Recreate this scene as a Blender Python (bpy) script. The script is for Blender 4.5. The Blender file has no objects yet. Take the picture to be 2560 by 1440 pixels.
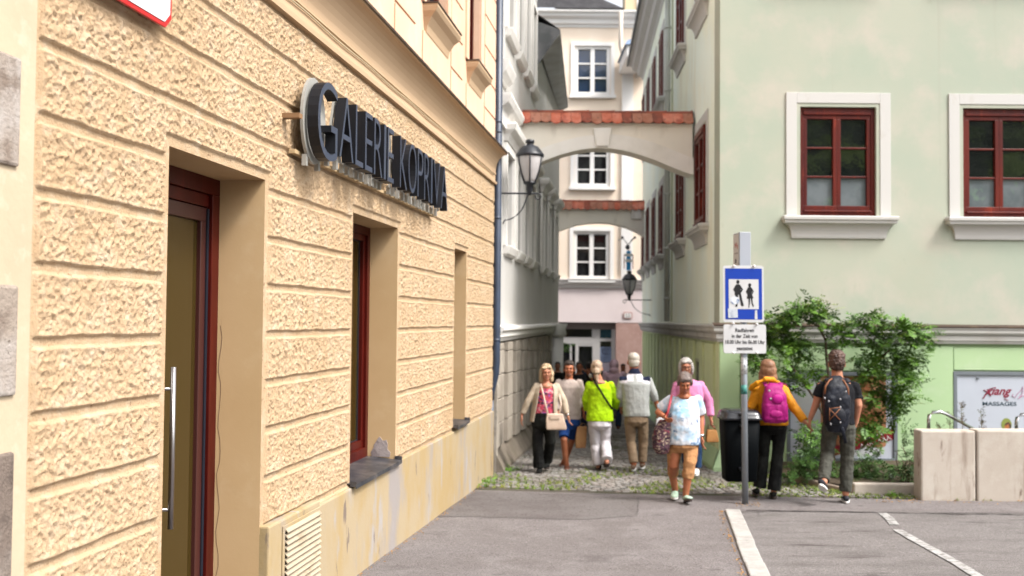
import bpy, bmesh, math, random
import numpy as np
from mathutils import Vector, Matrix, noise as mnoise
random.seed(7); np.random.seed(7)
S = bpy.context.scene
COL = S.collection
# ---------------------------------------------------------------- camera
FPX = 2560*35/36.0
PITCH = math.atan(80/FPX); ROLL = 0.0085
EYE = Vector((0, 0, 1.8))
GS = 0.03                                    # the street falls 3 % away from the camera
fw = Vector((0, math.cos(PITCH), math.sin(PITCH)))
u0 = Vector((0, -math.sin(PITCH), math.cos(PITCH))); r0 = Vector((1, 0, 0))
cr = r0*math.cos(ROLL)+u0*math.sin(ROLL); cu = u0*math.cos(ROLL)-r0*math.sin(ROLL)
cam = bpy.data.cameras.new('camera'); co = bpy.data.objects.new('camera', cam); COL.objects.link(co)
M = Matrix((( cr.x, cu.x, -fw.x, EYE.x), (cr.y, cu.y, -fw.y, EYE.y), (cr.z, cu.z, -fw.z, EYE.z), (0, 0, 0, 1)))
co.matrix_world = M
cam.lens = 35; cam.sensor_width = 36; cam.clip_end = 1000; cam.clip_start = 0.05
cam.dof.use_dof = True; cam.dof.focus_distance = 5.6; cam.dof.aperture_fstop = 2.3
S.camera = co
# ---------------------------------------------------------------- world, sun, exposure
SUN_EL, SUN_AZ = math.radians(52), math.radians(122)   # azimuth clockwise from +Y: behind the camera on the right
w = bpy.data.worlds.new('World'); S.world = w; w.use_nodes = True
nt = w.node_tree; bg = nt.nodes['Background']
sky = nt.nodes.new('ShaderNodeTexSky'); sky.sky_type = 'NISHITA'; sky.sun_disc = False
sky.sun_elevation = SUN_EL; sky.sun_rotation = SUN_AZ; sky.dust_density = 5.0; sky.air_density = 1.0; sky.ozone_density = 1.0
hs = nt.nodes.new('ShaderNodeHueSaturation'); hs.inputs['Saturation'].default_value = 0.22
nt.links.new(sky.outputs[0], hs.inputs['Color']); nt.links.new(hs.outputs[0], bg.inputs['Color'])
bg.inputs['Strength'].default_value = 0.15
sl = bpy.data.lights.new('sun', 'SUN'); sl.energy = 1.2; sl.angle = math.radians(11); sl.color = (1, .95, .88)
so = bpy.data.objects.new('sun', sl); COL.objects.link(so)
sd = Vector((math.sin(SUN_AZ)*math.cos(SUN_EL), math.cos(SUN_AZ)*math.cos(SUN_EL), math.sin(SUN_EL)))
so.rotation_euler = sd.to_track_quat('Z', 'Y').to_euler(); so.location = (11, -7, 14)
S.view_settings.view_transform = 'Standard'; S.view_settings.look = 'None'
S.view_settings.exposure = 1.5; S.view_settings.gamma = 1.0
# ---------------------------------------------------------------- pixel helpers (photo pixels -> points on real surfaces)
def ray(px, py): return fw + cr*((px-1280)/FPX) + cu*((720-py)/FPX)
def P(px, py, Y):
    d = ray(px, py); return EYE + d*(Y/d.y)
def G(px, py, lift=0):
    d = ray(px, py); t = (1.8-lift)/(-GS*d.y-d.z); return EYE + d*t
def gz(y): return -GS*y
# ---------------------------------------------------------------- materials
MATS = {}
ALLEY = {'pale grey arch render', 'arch band', 'pale cream render', 'pale mauve render', 'brightened olive mint render', 'grey white render', 'grey white trim', 'brightened olive green render', 'white paint', 'brown pink cladding', 'weathered base blocks', 'grey white band', 'grey white shop frame'}
def mat(name, c, rough=.8, layers=(), bump=(), metal=0, spec=.35, coat=0, attr=None, sat=None):
    """layers: (colour, scale, lo, hi, (sx,sy,sz), detail); bump: (scale, strength, distance, (sx,sy,sz))"""
    if name in MATS: return MATS[name]
    K = 1.0 if name in ALLEY else .87                # alley colours kept brighter than open-lit ones to offset the alley's shade
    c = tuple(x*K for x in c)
    m = bpy.data.materials.new(name); MATS[name] = m; m.use_nodes = True
    n = m.node_tree.nodes; l = m.node_tree.links; b = n['Principled BSDF']
    b.inputs['Roughness'].default_value = rough; b.inputs['Metallic'].default_value = metal
    b.inputs['Specular IOR Level'].default_value = spec
    if coat: b.inputs['Coat Weight'].default_value = coat
    tc = n.new('ShaderNodeTexCoord')
    rgb = n.new('ShaderNodeRGB'); rgb.outputs[0].default_value = (*c, 1); cur = rgb.outputs[0]
    if attr:
        at = n.new('ShaderNodeAttribute'); at.attribute_name = attr; cur = at.outputs['Color']
    def nz(scale, st, detail=6, rgh=.6):
        mp = n.new('ShaderNodeMapping'); mp.inputs['Scale'].default_value = st
        l.new(tc.outputs['Object'], mp.inputs['Vector'])
        t = n.new('ShaderNodeTexNoise'); t.inputs['Scale'].default_value = scale; t.inputs['Detail'].default_value = detail
        t.inputs['Roughness'].default_value = rgh
        l.new(mp.outputs[0], t.inputs['Vector']); return t.outputs['Fac']
    for L in layers:
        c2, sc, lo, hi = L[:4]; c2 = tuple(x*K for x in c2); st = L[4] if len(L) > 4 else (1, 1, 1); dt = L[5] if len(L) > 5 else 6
        mr = n.new('ShaderNodeMapRange'); mr.inputs['From Min'].default_value = lo; mr.inputs['From Max'].default_value = hi
        l.new(nz(sc, st, dt), mr.inputs['Value'])
        mx = n.new('ShaderNodeMix'); mx.data_type = 'RGBA'
        l.new(mr.outputs[0], mx.inputs[0]); l.new(cur, mx.inputs[6]); mx.inputs[7].default_value = (*c2, 1); cur = mx.outputs[2]
    l.new(cur, b.inputs['Base Color'])
    prev = None
    for B in bump:
        sc, stg, dist = B[:3]; st = B[3] if len(B) > 3 else (1, 1, 1)
        bp = n.new('ShaderNodeBump'); bp.inputs['Strength'].default_value = stg; bp.inputs['Distance'].default_value = dist
        l.new(nz(sc, st, 5), bp.inputs['Height'])
        if prev: l.new(prev, bp.inputs['Normal'])
        prev = bp.outputs[0]
    if prev: l.new(prev, b.inputs['Normal'])
    return m
def glassmat(name, c, rough=.03, spec=.6):
    return mat(name, c, rough, spec=spec, bump=((.8, .06, .05),))
# ---------------------------------------------------------------- mesh builder
class Fr:                                     # a wall frame: u along, v up, d outward
    def __init__(s, o, u, n, z=(0, 0, 1)):
        s.o = Vector(o); s.u = Vector(u).normalized(); s.n = Vector(n).normalized(); s.z = Vector(z)
    def __call__(s, u, v, d=0): return s.o + s.u*u + s.z*v + s.n*d
WF = Fr((0, 0, 0), (1, 0, 0), (0, 1, 0))      # world: u=x, v=z, d=y
class MB:
    def __init__(s): s.V = []; s.F = []; s.I = []; s.mi = 0
    def add(s, vs, fs):
        k = len(s.V); s.V += [tuple(v) for v in vs]; s.F += [tuple(i+k for i in f) for f in fs]; s.I += [s.mi]*len(fs); return s
    def quad(s, *p): return s.add(p, [tuple(range(len(p)))])
    def box(s, fr, a, b, c, d, e, f):
        vs = [fr(x, y, z) for z in (e, f) for y in (c, d) for x in (a, b)]
        return s.add(vs, [(0, 2, 3, 1), (4, 5, 7, 6), (0, 1, 5, 4), (2, 6, 7, 3), (0, 4, 6, 2), (1, 3, 7, 5)])
    def prism(s, fr, pts, d0, d1):            # polygon (u,v) extruded along d
        n = len(pts); vs = [fr(x, y, d0) for x, y in pts]+[fr(x, y, d1) for x, y in pts]
        return s.add(vs, [tuple(range(n-1, -1, -1)), tuple(range(n, 2*n))]+[(i, (i+1) % n, n+(i+1) % n, n+i) for i in range(n)])
    def profile(s, fr, prof, a, b, closed=True):  # profile (d,v) swept along u
        n = len(prof); vs = [fr(a, v, d) for d, v in prof]+[fr(b, v, d) for d, v in prof]
        fs = [(i, (i+1) % n, n+(i+1) % n, n+i) for i in range(n if closed else n-1)]
        if closed: fs += [tuple(range(n-1, -1, -1)), tuple(range(n, 2*n))]
        return s.add(vs, fs)
    def frame(s, fr, a, b, c, d, w, e, f, wb=None):  # rectangular ring
        wb = w if wb is None else wb
        s.box(fr, a, b, d-w, d, e, f); s.box(fr, a, b, c, c+wb, e, f)
        s.box(fr, a, a+w, c+wb, d-w, e, f); s.box(fr, b-w, b, c+wb, d-w, e, f); return s
    def loft(s, rings, cap=True):
        n = len(rings[0]); k = len(s.V); fs = []
        vs = [p for r in rings for p in r]
        for i in range(len(rings)-1):
            for j in range(n):
                a = i*n+j; b = i*n+(j+1) % n; fs.append((a, b, b+n, a+n))
        if cap: fs += [tuple(range(n-1, -1, -1)), tuple(range((len(rings)-1)*n, len(rings)*n))]
        return s.add(vs, fs)
    def tube(s, pts, rads, seg=10, side=None, rnd=False):
        pts = [Vector(p) for p in pts]
        if not isinstance(rads, (list, tuple)): rads = [rads]*len(pts)
        rads = [r if isinstance(r, tuple) else (r, r) for r in rads]
        N = len(pts); rings = []
        for i in range(N):
            t = (pts[min(i+1, N-1)]-pts[max(i-1, 0)]).normalized()
            sd_ = Vector(side) if side else (Vector((1, 0, 0)) if abs(t.x) < .8 else Vector((0, 0, 1)))
            e1 = (sd_-t*sd_.dot(t)).normalized(); e2 = t.cross(e1)
            def ring(c, k): return [c+e1*(rads[i][0]*k*math.cos(2*math.pi*j/seg))+e2*(rads[i][1]*k*math.sin(2*math.pi*j/seg)) for j in range(seg)]
            if rnd and i == 0:
                rr = min(rads[0])
                for q in (80, 50, 25): rings.append(ring(pts[0]-t*rr*math.sin(math.radians(q)), math.cos(math.radians(q))))
            rings.append(ring(pts[i], 1))
            if rnd is True and i == N-1:
                rr = min(rads[-1])
                for q in (25, 50, 80): rings.append(ring(pts[-1]+t*rr*math.sin(math.radians(q)), math.cos(math.radians(q))))
        return s.loft(rings)
    def ell(s, c, r, ax=None, seg=14, rg=9):
        c = Vector(c); ax = ax or (Vector((1, 0, 0)), Vector((0, 1, 0)), Vector((0, 0, 1))); rings = []
        for i in range(1, rg):
            th = math.pi*i/rg; z = -math.cos(th); q = math.sin(th)
            rings.append([c+ax[0]*(r[0]*q*math.cos(2*math.pi*j/seg))+ax[1]*(r[1]*q*math.sin(2*math.pi*j/seg))+ax[2]*(r[2]*z) for j in range(seg)])
        return s.loft(rings)
    def build(s, name, mats, parent=None, smooth=False, bevel=0, at=None):
        if not isinstance(mats, (list, tuple)): mats = [mats]
        root = parent
        while root is not None and root.parent is not None: root = root.parent
        L = Vector(root.location) if root is not None else Vector(at if at else (0, 0, 0))
        me = bpy.data.meshes.new(name)
        me.from_pydata([(v[0]-L.x, v[1]-L.y, v[2]-L.z) for v in s.V], [], s.F)
        for m in mats: me.materials.append(m)
        if len(mats) > 1: me.polygons.foreach_set('material_index', s.I)
        bm = bmesh.new(); bm.from_mesh(me); bmesh.ops.recalc_face_normals(bm, faces=bm.faces); bm.to_mesh(me); bm.free()
        if smooth: me.polygons.foreach_set('use_smooth', [True]*len(me.polygons))
        me.update()
        o = bpy.data.objects.new(name, me); COL.objects.link(o)
        if parent is not None: o.parent = parent
        elif at: o.location = at
        if bevel:
            bv = o.modifiers.new('bevel', 'BEVEL'); bv.width = bevel; bv.segments = 2; bv.limit_method = 'ANGLE'; bv.angle_limit = math.radians(40)
            bv.use_clamp_overlap = True
        return o
def tag(o, label=None, cat=None, group=None, kind=None):
    if label: o['label'] = label
    if cat: o['category'] = cat
    if group: o['group'] = group
    if kind: o['kind'] = kind
    return o
def empty(name, loc, label, cat, group=None):
    o = bpy.data.objects.new(name, None); COL.objects.link(o); o.location = loc; o.empty_display_size = .1
    return tag(o, label, cat, group)
DG = None
def applied(o):
    """bake an object's modifiers into its mesh"""
    bpy.context.view_layer.update()
    dg = bpy.context.evaluated_depsgraph_get()
    me = bpy.data.meshes.new_from_object(o.evaluated_get(dg), preserve_all_data_layers=True, depsgraph=dg)
    old = o.data; o.modifiers.clear(); nm = old.name; o.data = me; bpy.data.meshes.remove(old); me.name = nm
    return o
def remesh(o, vox=.008, it=5, disp=0, dsc=.1, apply=True):
    m = o.modifiers.new('r', 'REMESH'); m.mode = 'VOXEL'; m.voxel_size = vox; m.use_smooth_shade = True
    if it:
        q = o.modifiers.new('s', 'SMOOTH'); q.factor = .5; q.iterations = it
    if disp:
        t = bpy.data.textures.new('folds', 'CLOUDS'); t.noise_scale = dsc; t.noise_depth = 2
        d = o.modifiers.new('d', 'DISPLACE'); d.texture = t; d.strength = disp; d.mid_level = .5; d.texture_coords = 'LOCAL'
    return applied(o)
def text(s_, fr, u, v, d, size, m, name, parent, depth=.002, align='CENTER', shear=0, sx=1, width=None, offset=0):
    cv = bpy.data.curves.new(name, 'FONT'); cv.body = s_; cv.size = size; cv.align_x = align; cv.shear = shear; cv.extrude = depth/2
    cv.offset = offset; cv.resolution_u = 4
    to = bpy.data.objects.new(name, cv); COL.objects.link(to)
    bpy.context.view_layer.update(); dg = bpy.context.evaluated_depsgraph_get()
    me = bpy.data.meshes.new_from_object(to.evaluated_get(dg)); V = np.array([x.co for x in me.vertices]); F = [tuple(p.vertices) for p in me.polygons]
    bpy.data.objects.remove(to); bpy.data.meshes.remove(me)
    if width is not None:
        sx = width/max(1e-6, V[:, 0].max()-V[:, 0].min())
    b = MB(); b.add([fr(u+p[0]*sx, v+p[1], d+p[2]) for p in V], F)
    return b.build(name, m, parent)
# ================================================================ SETTING
M_asph = mat('asphalt', (.165, .147, .146), .93, layers=(((.104, .086, .079), 30, .56, .66), ((.261, .240, .224), 34, .57, .67), ((.138, .121, .117), 1.1, .42, .66), ((.204, .185, .182), 2.6, .5, .72), ((.061, .049, .048), 75, .52, .66, (1, 1, 1), 3), ((.266, .247, .243), 100, .58, .68, (1, 1, 1), 2), ((.077, .065, .064), .8, .60, .74, (1, 2.0, 1)), ((.077, .065, .064), 5, .62, .74, (1, 1.5, 1)), ((.051, .044, .042), 40, .62, .70)), bump=((110, .55, .012), (14, .25, .012)))
M_asph2 = mat('parking asphalt', (.166, .151, .147), .93, layers=(((.106, .091, .085), 30, .56, .66), ((.258, .241, .227), 34, .57, .67), ((.124, .112, .107), 1.3, .45, .62, (1, 2.5, 1)), ((.064, .053, .051), 80, .52, .66, (1, 1, 1), 3), ((.261, .244, .240), 105, .58, .68, (1, 1, 1), 2), ((.064, .053, .051), 2.2, .6, .7, (.6, 3, 1))), bump=((110, .55, .012), (14, .25, .012)))
M_dirt = mat('joint dirt', (.088, .075, .058), .95, layers=(((.048, .051, .024), 3, .45, .6),), bump=((60, .5, .02),))
M_tar = mat('tar joint', (.045, .04, .04), .8, layers=(((.16, .14, .13), 6, .45, .7),))
M_road = mat('white road paint', (.389, .384, .372), .8, layers=(((.177, .166, .159), 16, .47, .60), ((.177, .166, .159), 2.2, .52, .66)), bump=((80, .3, .006),))
M_kerb = mat('granite kerb', (.393, .378, .355), .85, layers=(((.272, .257, .242), 5, .4, .7), ((.212, .204, .197), 120, .58, .7)), bump=((70, .5, .008),))
M_kerb2 = mat('blue grey granite kerb', (.320, .328, .344), .85, layers=(((.240, .248, .264), 6, .4, .7), ((.400, .400, .408), 3, .52, .7, (1, 1, 1))), bump=((70, .5, .008),))
def sheet(name, m, pts, lift=0):
    return tag(MB().add([(x, y, gz(y)+lift) for x, y in pts], [tuple(range(len(pts)))]).build(name, m), kind='structure')
# ground: one sheet out to the horizon, gently falling away from the camera
b = MB(); b.add([(x, y, gz(max(-60, y))) for y in (-400, -60, 0, 36, 60, 400) for x in (-400, 0, 400)], [(i*3+j, i*3+j+1, i*3+j+4, i*3+j+3) for i in range(5) for j in range(2)])
tag(b.build('ground', M_asph2), kind='structure')
B0, B1, B2 = G(1150, 1219), G(1560, 1236), G(2330, 1252)     # edge of the cobbles
K0, K1 = G(1830, 1279), G(1898, 1440)
kd = (K1-K0).normalized()
Kf = K0+kd*11
sheet('pavement', M_asph, [(-4.5, -6), (Kf.x, Kf.y), (K0.x, K0.y), (G(1860, 1279).x, G(1860, 1279).y), (6.2, G(2400, 1282).y), (6.2, B2.y-.02), (B1.x, B1.y+.02), (-1.6, B0.y+.06)], .004)
b = MB(); gl, gr = G(1866, 1277), G(2560, 1288)
for i in range(24):
    t0, t1 = i/24, (i+1)/24; p, q = gl.lerp(gr, t0), gl.lerp(gr, t1); wv = .012+.012*random.random()
    b.quad((p.x, p.y-wv, gz(p.y-wv)+.010), (q.x, q.y-wv, gz(q.y-wv)+.010), (q.x, q.y+wv, gz(q.y+wv)+.010), (p.x, p.y+wv, gz(p.y+wv)+.010))
tag(b.build('gutter_joint', M_tar), kind='structure')
# old repair patch and hairline cracks in the pavement
M_patch = mat('old asphalt patch', (.140, .126, .123), .95, layers=(((.098, .083, .081), 1.3, .42, .66), ((.060, .047, .043), 32, .54, .66), ((.187, .170, .162), 60, .58, .7)), bump=((90, .6, .012),))
pts = []
for (px, py) in ((1190, 1228), (1400, 1236), (1597, 1246), (1593, 1290), (1440, 1300), (1300, 1296), (1180, 1292), (1085, 1292)): g = G(px, py); pts.append((g.x, g.y))
sheet('asphalt_patch', M_patch, [(x, y-.03) for x, y in pts], .0075)
b = MB()
for cr_pts in (((1597, 1246), (1593, 1290)), ((1700, 1425), (1640, 1412), (1560, 1416), (1500, 1405)), ((1870, 1262), (1890, 1277), (1905, 1300)), ((2010, 1345), (2090, 1338), (2180, 1342), (2260, 1334))):
    pt = [G(*p) for p in cr_pts]; sub_ = []
    for p, q in zip(pt[:-1], pt[1:]):
        for k in range(7): sub_.append(p.lerp(q, k/7)+Vector((random.gauss(0, .012), random.gauss(0, .012), 0)))
    for p, q in zip(sub_[:-1], sub_[1:]):
        n_ = Vector((-(q-p).y, (q-p).x, 0)).normalized()*random.uniform(.0015, .004)
        b.quad(*[(v.x, v.y, gz(v.y)+.0115) for v in (p-n_, q-n_, q+n_, p+n_)])
tag(b.build('pavement_crack', M_tar), kind='structure')
# kerb stones along the parking bay
ks = empty('kerb', (K0.x, K0.y, gz(K0.y)), None, None); tag(ks, kind='structure')
side = Vector((kd.y, -kd.x, 0)).normalized(); side = side if side.x > 0 else -side
fk = Fr((K0.x, K0.y, gz(K0.y)), -kd, side, (0, 0, 1)); pos = -11.0
# (the kerb frame runs with the slope)
bk = MB(); q = 0.0
while q < 10.5:
    ln = .78+.25*random.random(); o = (random.random()-.5)*.012
    fk2 = Fr((K0+kd*(q+ln)) - Vector((0, 0, 0)), -kd, side)
    MB().box(fk2, .008, ln-.006, -.12, .028+o*.5, -.085+o, .085+o).build('kerb_stone', random.choice((M_kerb, M_kerb, M_kerb2)), ks, bevel=.014); q += ln
# white bay line
b = MB()
for seg in (((2206, 1284), (2224, 1298), (2236, 1313)), ((2244, 1326), (2285, 1350), (2340, 1380), (2400, 1414), (2450, 1446), (2560, 1520))):
    pt = [G(*p) for p in seg]; lw = .050
    for p, q in zip(pt[:-1], pt[1:]):
        for k in range(8):
            a, c = p.lerp(q, k/8), p.lerp(q, (k+1)/8); w0, w1 = lw*(1+.12*mnoise.noise((a.x*9, a.y*9, 0))), lw*(1+.12*mnoise.noise((c.x*9, c.y*9, 0)))
            b.quad((a.x-w0, a.y, gz(a.y)+.009), (c.x-w1, c.y, gz(c.y)+.009), (c.x+w1, c.y, gz(c.y)+.009), (a.x+w0, a.y, gz(a.y)+.009))
tag(b.build('road_marking', M_road), kind='structure')
# cobbled alley ------------------------------------------------------------------
sheet('alley_bed', M_dirt, [(-2, B0.y), (B1.x, B1.y), (7.5, B2.y-.05), (9, 16.2), (5.5, 16.2), (5.6, 40), (-1.5, 40), (-1.5, 16)], .006)
M_cob = mat('granite setts', (.204, .190, .177), .75, attr='tint', layers=(((.068, .065, .054), 30, .5, .75), ((.231, .218, .204), 60, .6, .74), ((.068, .068, .034), 1.1, .52, .7)), bump=((50, .5, .012),))
cv, cf, cc = [], [], []
def edgeY(x):
    return B0.y+(B1.y-B0.y)*(x-B0.x)/(B1.x-B0.x) if x < B1.x else B1.y+(B2.y-B1.y)*(x-B1.x)/(B2.x-B1.x)
y = 11.9; row = 0
while y < 36:
    st = .098 if y < 19 else .15
    x = -1.6+random.random()*.1
    while x < (6.4 if y < 15.1 else 4.9):
        wd = st*(.85+.35*random.random()); ar = .05*math.sin((x-1.2)*1.5)
        yy = y+ar
        if yy > edgeY(x)+.07 and not (yy > 13.0 and x > 4.9):
            h = .020+.010*random.random()+.012*mnoise.noise((x*1.3, yy*1.3, 0)); g_ = .008
            a, b_, c, d = x+g_, x+wd-g_, yy+g_, yy+st-g_; i = .014
            k = len(cv); t1, t2 = (random.random()-.5)*.008, (random.random()-.5)*.008
            for (px, py, pz) in ((a, c, -.01), (b_, c, -.01), (b_, d, -.01), (a, d, -.01), (a, c, h*.75), (b_, c, h*.75), (b_, d, h*.75), (a, d, h*.75), (a+i, c+i, h+t1), (b_-i, c+i, h-t1), (b_-i, d-i, h+t2), (a+i, d-i, h-t2)):
                cv.append((px, py, gz(py)-.008+pz))
            for f in ((0, 1, 5, 4), (1, 2, 6, 5), (2, 3, 7, 6), (3, 0, 4, 7), (4, 5, 9, 8), (5, 6, 10, 9), (6, 7, 11, 10), (7, 4, 8, 11), (8, 9, 10, 11)): cf.append(tuple(j+k for j in f))
            g1 = .10+.13*random.random(); wm = .02*random.random(); cc += [(g1+wm, g1*.96, g1*.91-wm*.5, 1)]*12
        x += wd
    y += st; row += 1
me = bpy.data.meshes.new('cobblestones'); me.from_pydata(cv, [], cf); me.materials.append(M_cob)
ca = me.color_attributes.new('tint', 'FLOAT_COLOR', 'POINT'); ca.data.foreach_set('color', np.array(cc, dtype=np.float32).ravel())
o = bpy.data.objects.new('cobblestones', me); COL.objects.link(o); tag(o, kind='structure')
# grass and moss in the joints
M_grass = mat('grass', (.16, .24, .04), .8, layers=(((.32, .32, .07), 4, .45, .65), ((.07, .13, .025), 9, .5, .65)))
b = MB(); cnt = 0
while cnt < 3000:
    x = random.uniform(-.6, 6.0); y = random.triangular(11.9, 16.0, 12.6)
    if y < edgeY(x)+.02: continue
    dn = mnoise.noise((x*1.1, y*.9, 3.1))+.45*mnoise.noise((x*4, y*4, 1.1))
    edge = max(0, .35-(y-edgeY(x))*.12) + (.25 if (x > 3 or x < .1) else 0)
    if dn+edge < .22 or (x > 4.9 and y > 12.9): continue
    x = round(x/.105)*.105+random.gauss(0, .015); y = y if random.random() < .4 else round(y/.098)*.098+.0+random.gauss(0, .012)
    h = random.uniform(.012, .045); an = random.random()*6.28; lx, ly = math.cos(an)*.018, math.sin(an)*.018; z = gz(y)+.01
    for s_ in range(3):
        ox, oy = random.gauss(0, .014), random.gauss(0, .014); tx, ty = random.gauss(0, .018), random.gauss(0, .018)
        b.quad((x+ox-lx*.4, y+oy-ly*.4, z), (x+ox+lx*.4, y+oy+ly*.4, z), (x+ox+tx, y+oy+ty, z+h))
    cnt += 1
tag(b.build('grass', M_grass), 'short grass and moss growing between the cobbles', 'grass', kind='stuff')
# wooded hillside behind the camera (what the street windows reflect)
M_hill = mat('wooded hill', (.045, .07, .02), .9, layers=(((.13, .19, .035), .10, .45, .55), ((.01, .016, .008), .22, .46, .56), ((.40, .38, .34), .13, .66, .68)), bump=((.3, 1, 1.5),))
hv, hf = [], []
for i in range(41):
    for j in range(25):
        x = -110+5.5*i; t = j/24; y = -55-75*t; z = 1.6+ 66*t**.9*(.8+.25*mnoise.noise((x*.02, 3, t)))+1.6*mnoise.noise((x*.2, y*.2, 0))
        hv.append((x, y, z if j else 0))
for i in range(40):
    for j in range(24): hf.append((i*25+j, (i+1)*25+j, (i+1)*25+j+1, i*25+j+1))
tag(MB().add(hv, hf).build('hill', M_hill, smooth=True), kind='structure')

# ================================================================ YELLOW GALLERY BUILDING (left)
A = math.atan(380/FPX)
FL = Fr((-2.46, 0, 0), (math.sin(A), math.cos(A), 0), (math.cos(A), -math.sin(A), 0))
YEL = (.74, .545, .285)
M_rust = mat('picked yellow render', (.481, .342, .211), .9, layers=(((.428, .294, .168), 1.4, .4, .7), ((.539, .419, .295), 9, .5, .75), ((.324, .222, .148), 2.6, .64, .8), ((.215, .123, .061), 34, .60, .72)), bump=((90, .7, .010), (34, .5, .010)))  # fine dark flecks: pit dirt, and crevice shade put into the colour
M_yel = mat('smooth yellow render', (.526, .361, .193), .85, layers=(((.482, .320, .160), 1.2, .4, .7), ((.571, .415, .247), 3.5, .55, .8), ((.403, .273, .151), 5, .66, .82, (1, 1, .5))), bump=((60, .12, .004), (6, .1, .01)))
M_plin = mat('peeling yellow plinth', (.369, .292, .185), .88, layers=(((.359, .261, .128), 2.0, .45, .6, (1, 1, .5)), ((.287, .256, .242), 1.1, .52, .60, (1, 1, .35)), ((.338, .313, .299), 3.2, .58, .66, (1, 1, .3)), ((.184, .141, .113), 6, .63, .68, (1, 1, .3))), bump=((30, .25, .008), (3, .2, .02)))
M_cove = mat('yellow cornice', (.566, .403, .257), .85, layers=(((.492, .339, .206), .9, .4, .7, (1, .3, 1)),), bump=((40, .1, .004),))
M_flash = mat('brown metal flashing', (.05, .03, .022), .5, layers=(((.12, .08, .05), 8, .5, .7),))
M_wood = mat('dark red window timber', (.067, .005, .003), .38, layers=(((.035, .002, .001), 5, .4, .7, (1, 1, .15)), ((.098, .009, .004), 16, .55, .75, (1, 1, .1))), spec=.2)
M_seal = mat('black rubber seal', (.02, .022, .03), .5)
M_galu = mat('grey seal strip', (.014, .017, .026), .45)
M_gdoor = glassmat('door glass', (.041, .026, .006), .04, .45)
M_steel = mat('brushed steel', (.42, .40, .40), .32, metal=1, bump=((200, .05, .001),))
M_zinc = mat('dark zinc sill', (.073, .077, .091), .42, metal=.6, layers=(((.210, .189, .182), 5, .45, .7, (1, 1, 1)), ((.035, .035, .042), 12, .55, .7)), bump=((12, .15, .01),))
gb = empty('gallery_building', FL(4, -.1, 0), 'yellow corner building with rough picked plaster bands, red framed door and dark shop letters', 'building')
U0, UE = 3.905, 14.47
DOOR = (4.977, 6.18, -1.0, 2.65); W1 = (7.94, 9.28, .515, 2.64); W2 = (11.80, 12.52, .56, 2.64)
OPN = (DOOR, W1, W2)
def lines(a, b_, st, must):
    ms = sorted(set([a, b_]+[m for m in must if a < m < b_])); out = []
    for p, q in zip(ms[:-1], ms[1:]):
        k = max(1, int(round((q-p)/st))); out += list(np.linspace(p, q, k+1)[:-1])
    return np.array(out+[b_])
def worley(x, y, cell, seed):
    gx, gy = x/cell, y/cell; ix, iy = np.floor(gx), np.floor(gy); best = np.full(x.shape, 9.0); val = np.zeros(x.shape); slp = np.zeros(x.shape)
    for dx in (-1, 0, 1):
        for dy in (-1, 0, 1):
            cx, cy = ix+dx, iy+dy
            h = np.sin(cx*127.1+cy*311.7+seed)*43758.5453; jx = h-np.floor(h)
            h2 = np.sin(cx*269.5+cy*183.3+seed*1.7)*43758.5453; jy = h2-np.floor(h2)
            d = (cx+.1+.8*jx-gx)**2+((cy+.1+.8*jy-gy))**2
            h3 = np.sin(cx*11.3+cy*71.9+seed)*9631.7; r = h3-np.floor(h3)
            s_ = d < best; best = np.where(s_, d, best); val = np.where(s_, r, val)
            h4 = np.sin(cx*47.3+cy*19.7+seed)*7431.3; an = 6.283*(h4-np.floor(h4)); slp = np.where(s_, (gx-cx-.1-.8*jx)*np.cos(an)+(gy-cy-.1-.8*jy)*np.sin(an), slp)
    return np.sqrt(best), val, slp
ZB, ZT = .50, 3.75; PITCHZ = .295
joints = {k: [] for k in range(-6, 10)}
for k in joints:
    u = 4.2+random.random()
    while u < UE:
        joints[k].append(u); u += random.choice((1.0, 1.3, 1.7, 2.1))
def relief(u, z):
    k = np.floor((2.602+.002-z)/PITCHZ)+1             # course index
    zb = 2.602-PITCHZ*k; dz = z-zb; blk = PITCHZ-.042
    e = np.minimum(dz, blk-dz)
    top = z > 2.602+PITCHZ*3.02
    e = np.where(top, np.minimum(z-(2.602+PITCHZ*3), ZT-.03-z), e)
    e = np.minimum(e, u-U0-.02)
    e = np.minimum(e, UE-.03-u)
    for o in OPN:
        m = .05 if o is not DOOR else .055
        ins = np.maximum(np.maximum(o[0]-m-u, u-o[1]-m), np.maximum(o[2]-z-.0, z-o[3]-.055))
        e = np.minimum(e, ins)
    jm = np.ones(u.shape)
    for kk, js in joints.items():
        for j in js:
            jm = np.where((k == kk) & (np.abs(u-j) < .012) & ((u > 6.2) & (z < 2.6)), .35, jm)
    wob = .0016*np.sin(u*9.1+z*31)+.0012*np.sin(u*23.7+z*7)
    mask = np.clip((e+wob+.001)/.005, 0, 1)*jm; lip = np.clip((e-.010)/.014, 0, 1)
    f1, v1, g1 = worley(u+.006*np.sin(z*60), z+.008*np.sin(u*50), .033, 1.3)
    f2, v2, g2 = worley(u+.3, z*1.15, .016, 4.1)
    big = .5+.5*np.sin(u*5.3+1.7*np.sin(z*6.1))*np.sin(z*8.9+np.sin(u*3.3))
    fl = mode = .5+.5*np.sin(u*2.1+z*3.7)*np.cos(z*2.9-u*1.3)
    rough = -.0105*v1*(1-np.clip(f1/.62, 0, 1)**2)*(.55+.6*fl)+g1*.009*(.6+.6*(1-fl))+g2*.0045+(np.clip(f2, 0, .8)**2)*.0045*v2-.0025+.0015*np.sin(u*170+z*60+4*np.sin(z*25))*fl
    t = .0165+rough*(.22+.78*lip)+.002*big
    return np.where(e > -.02, mask*t, 0)
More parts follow.
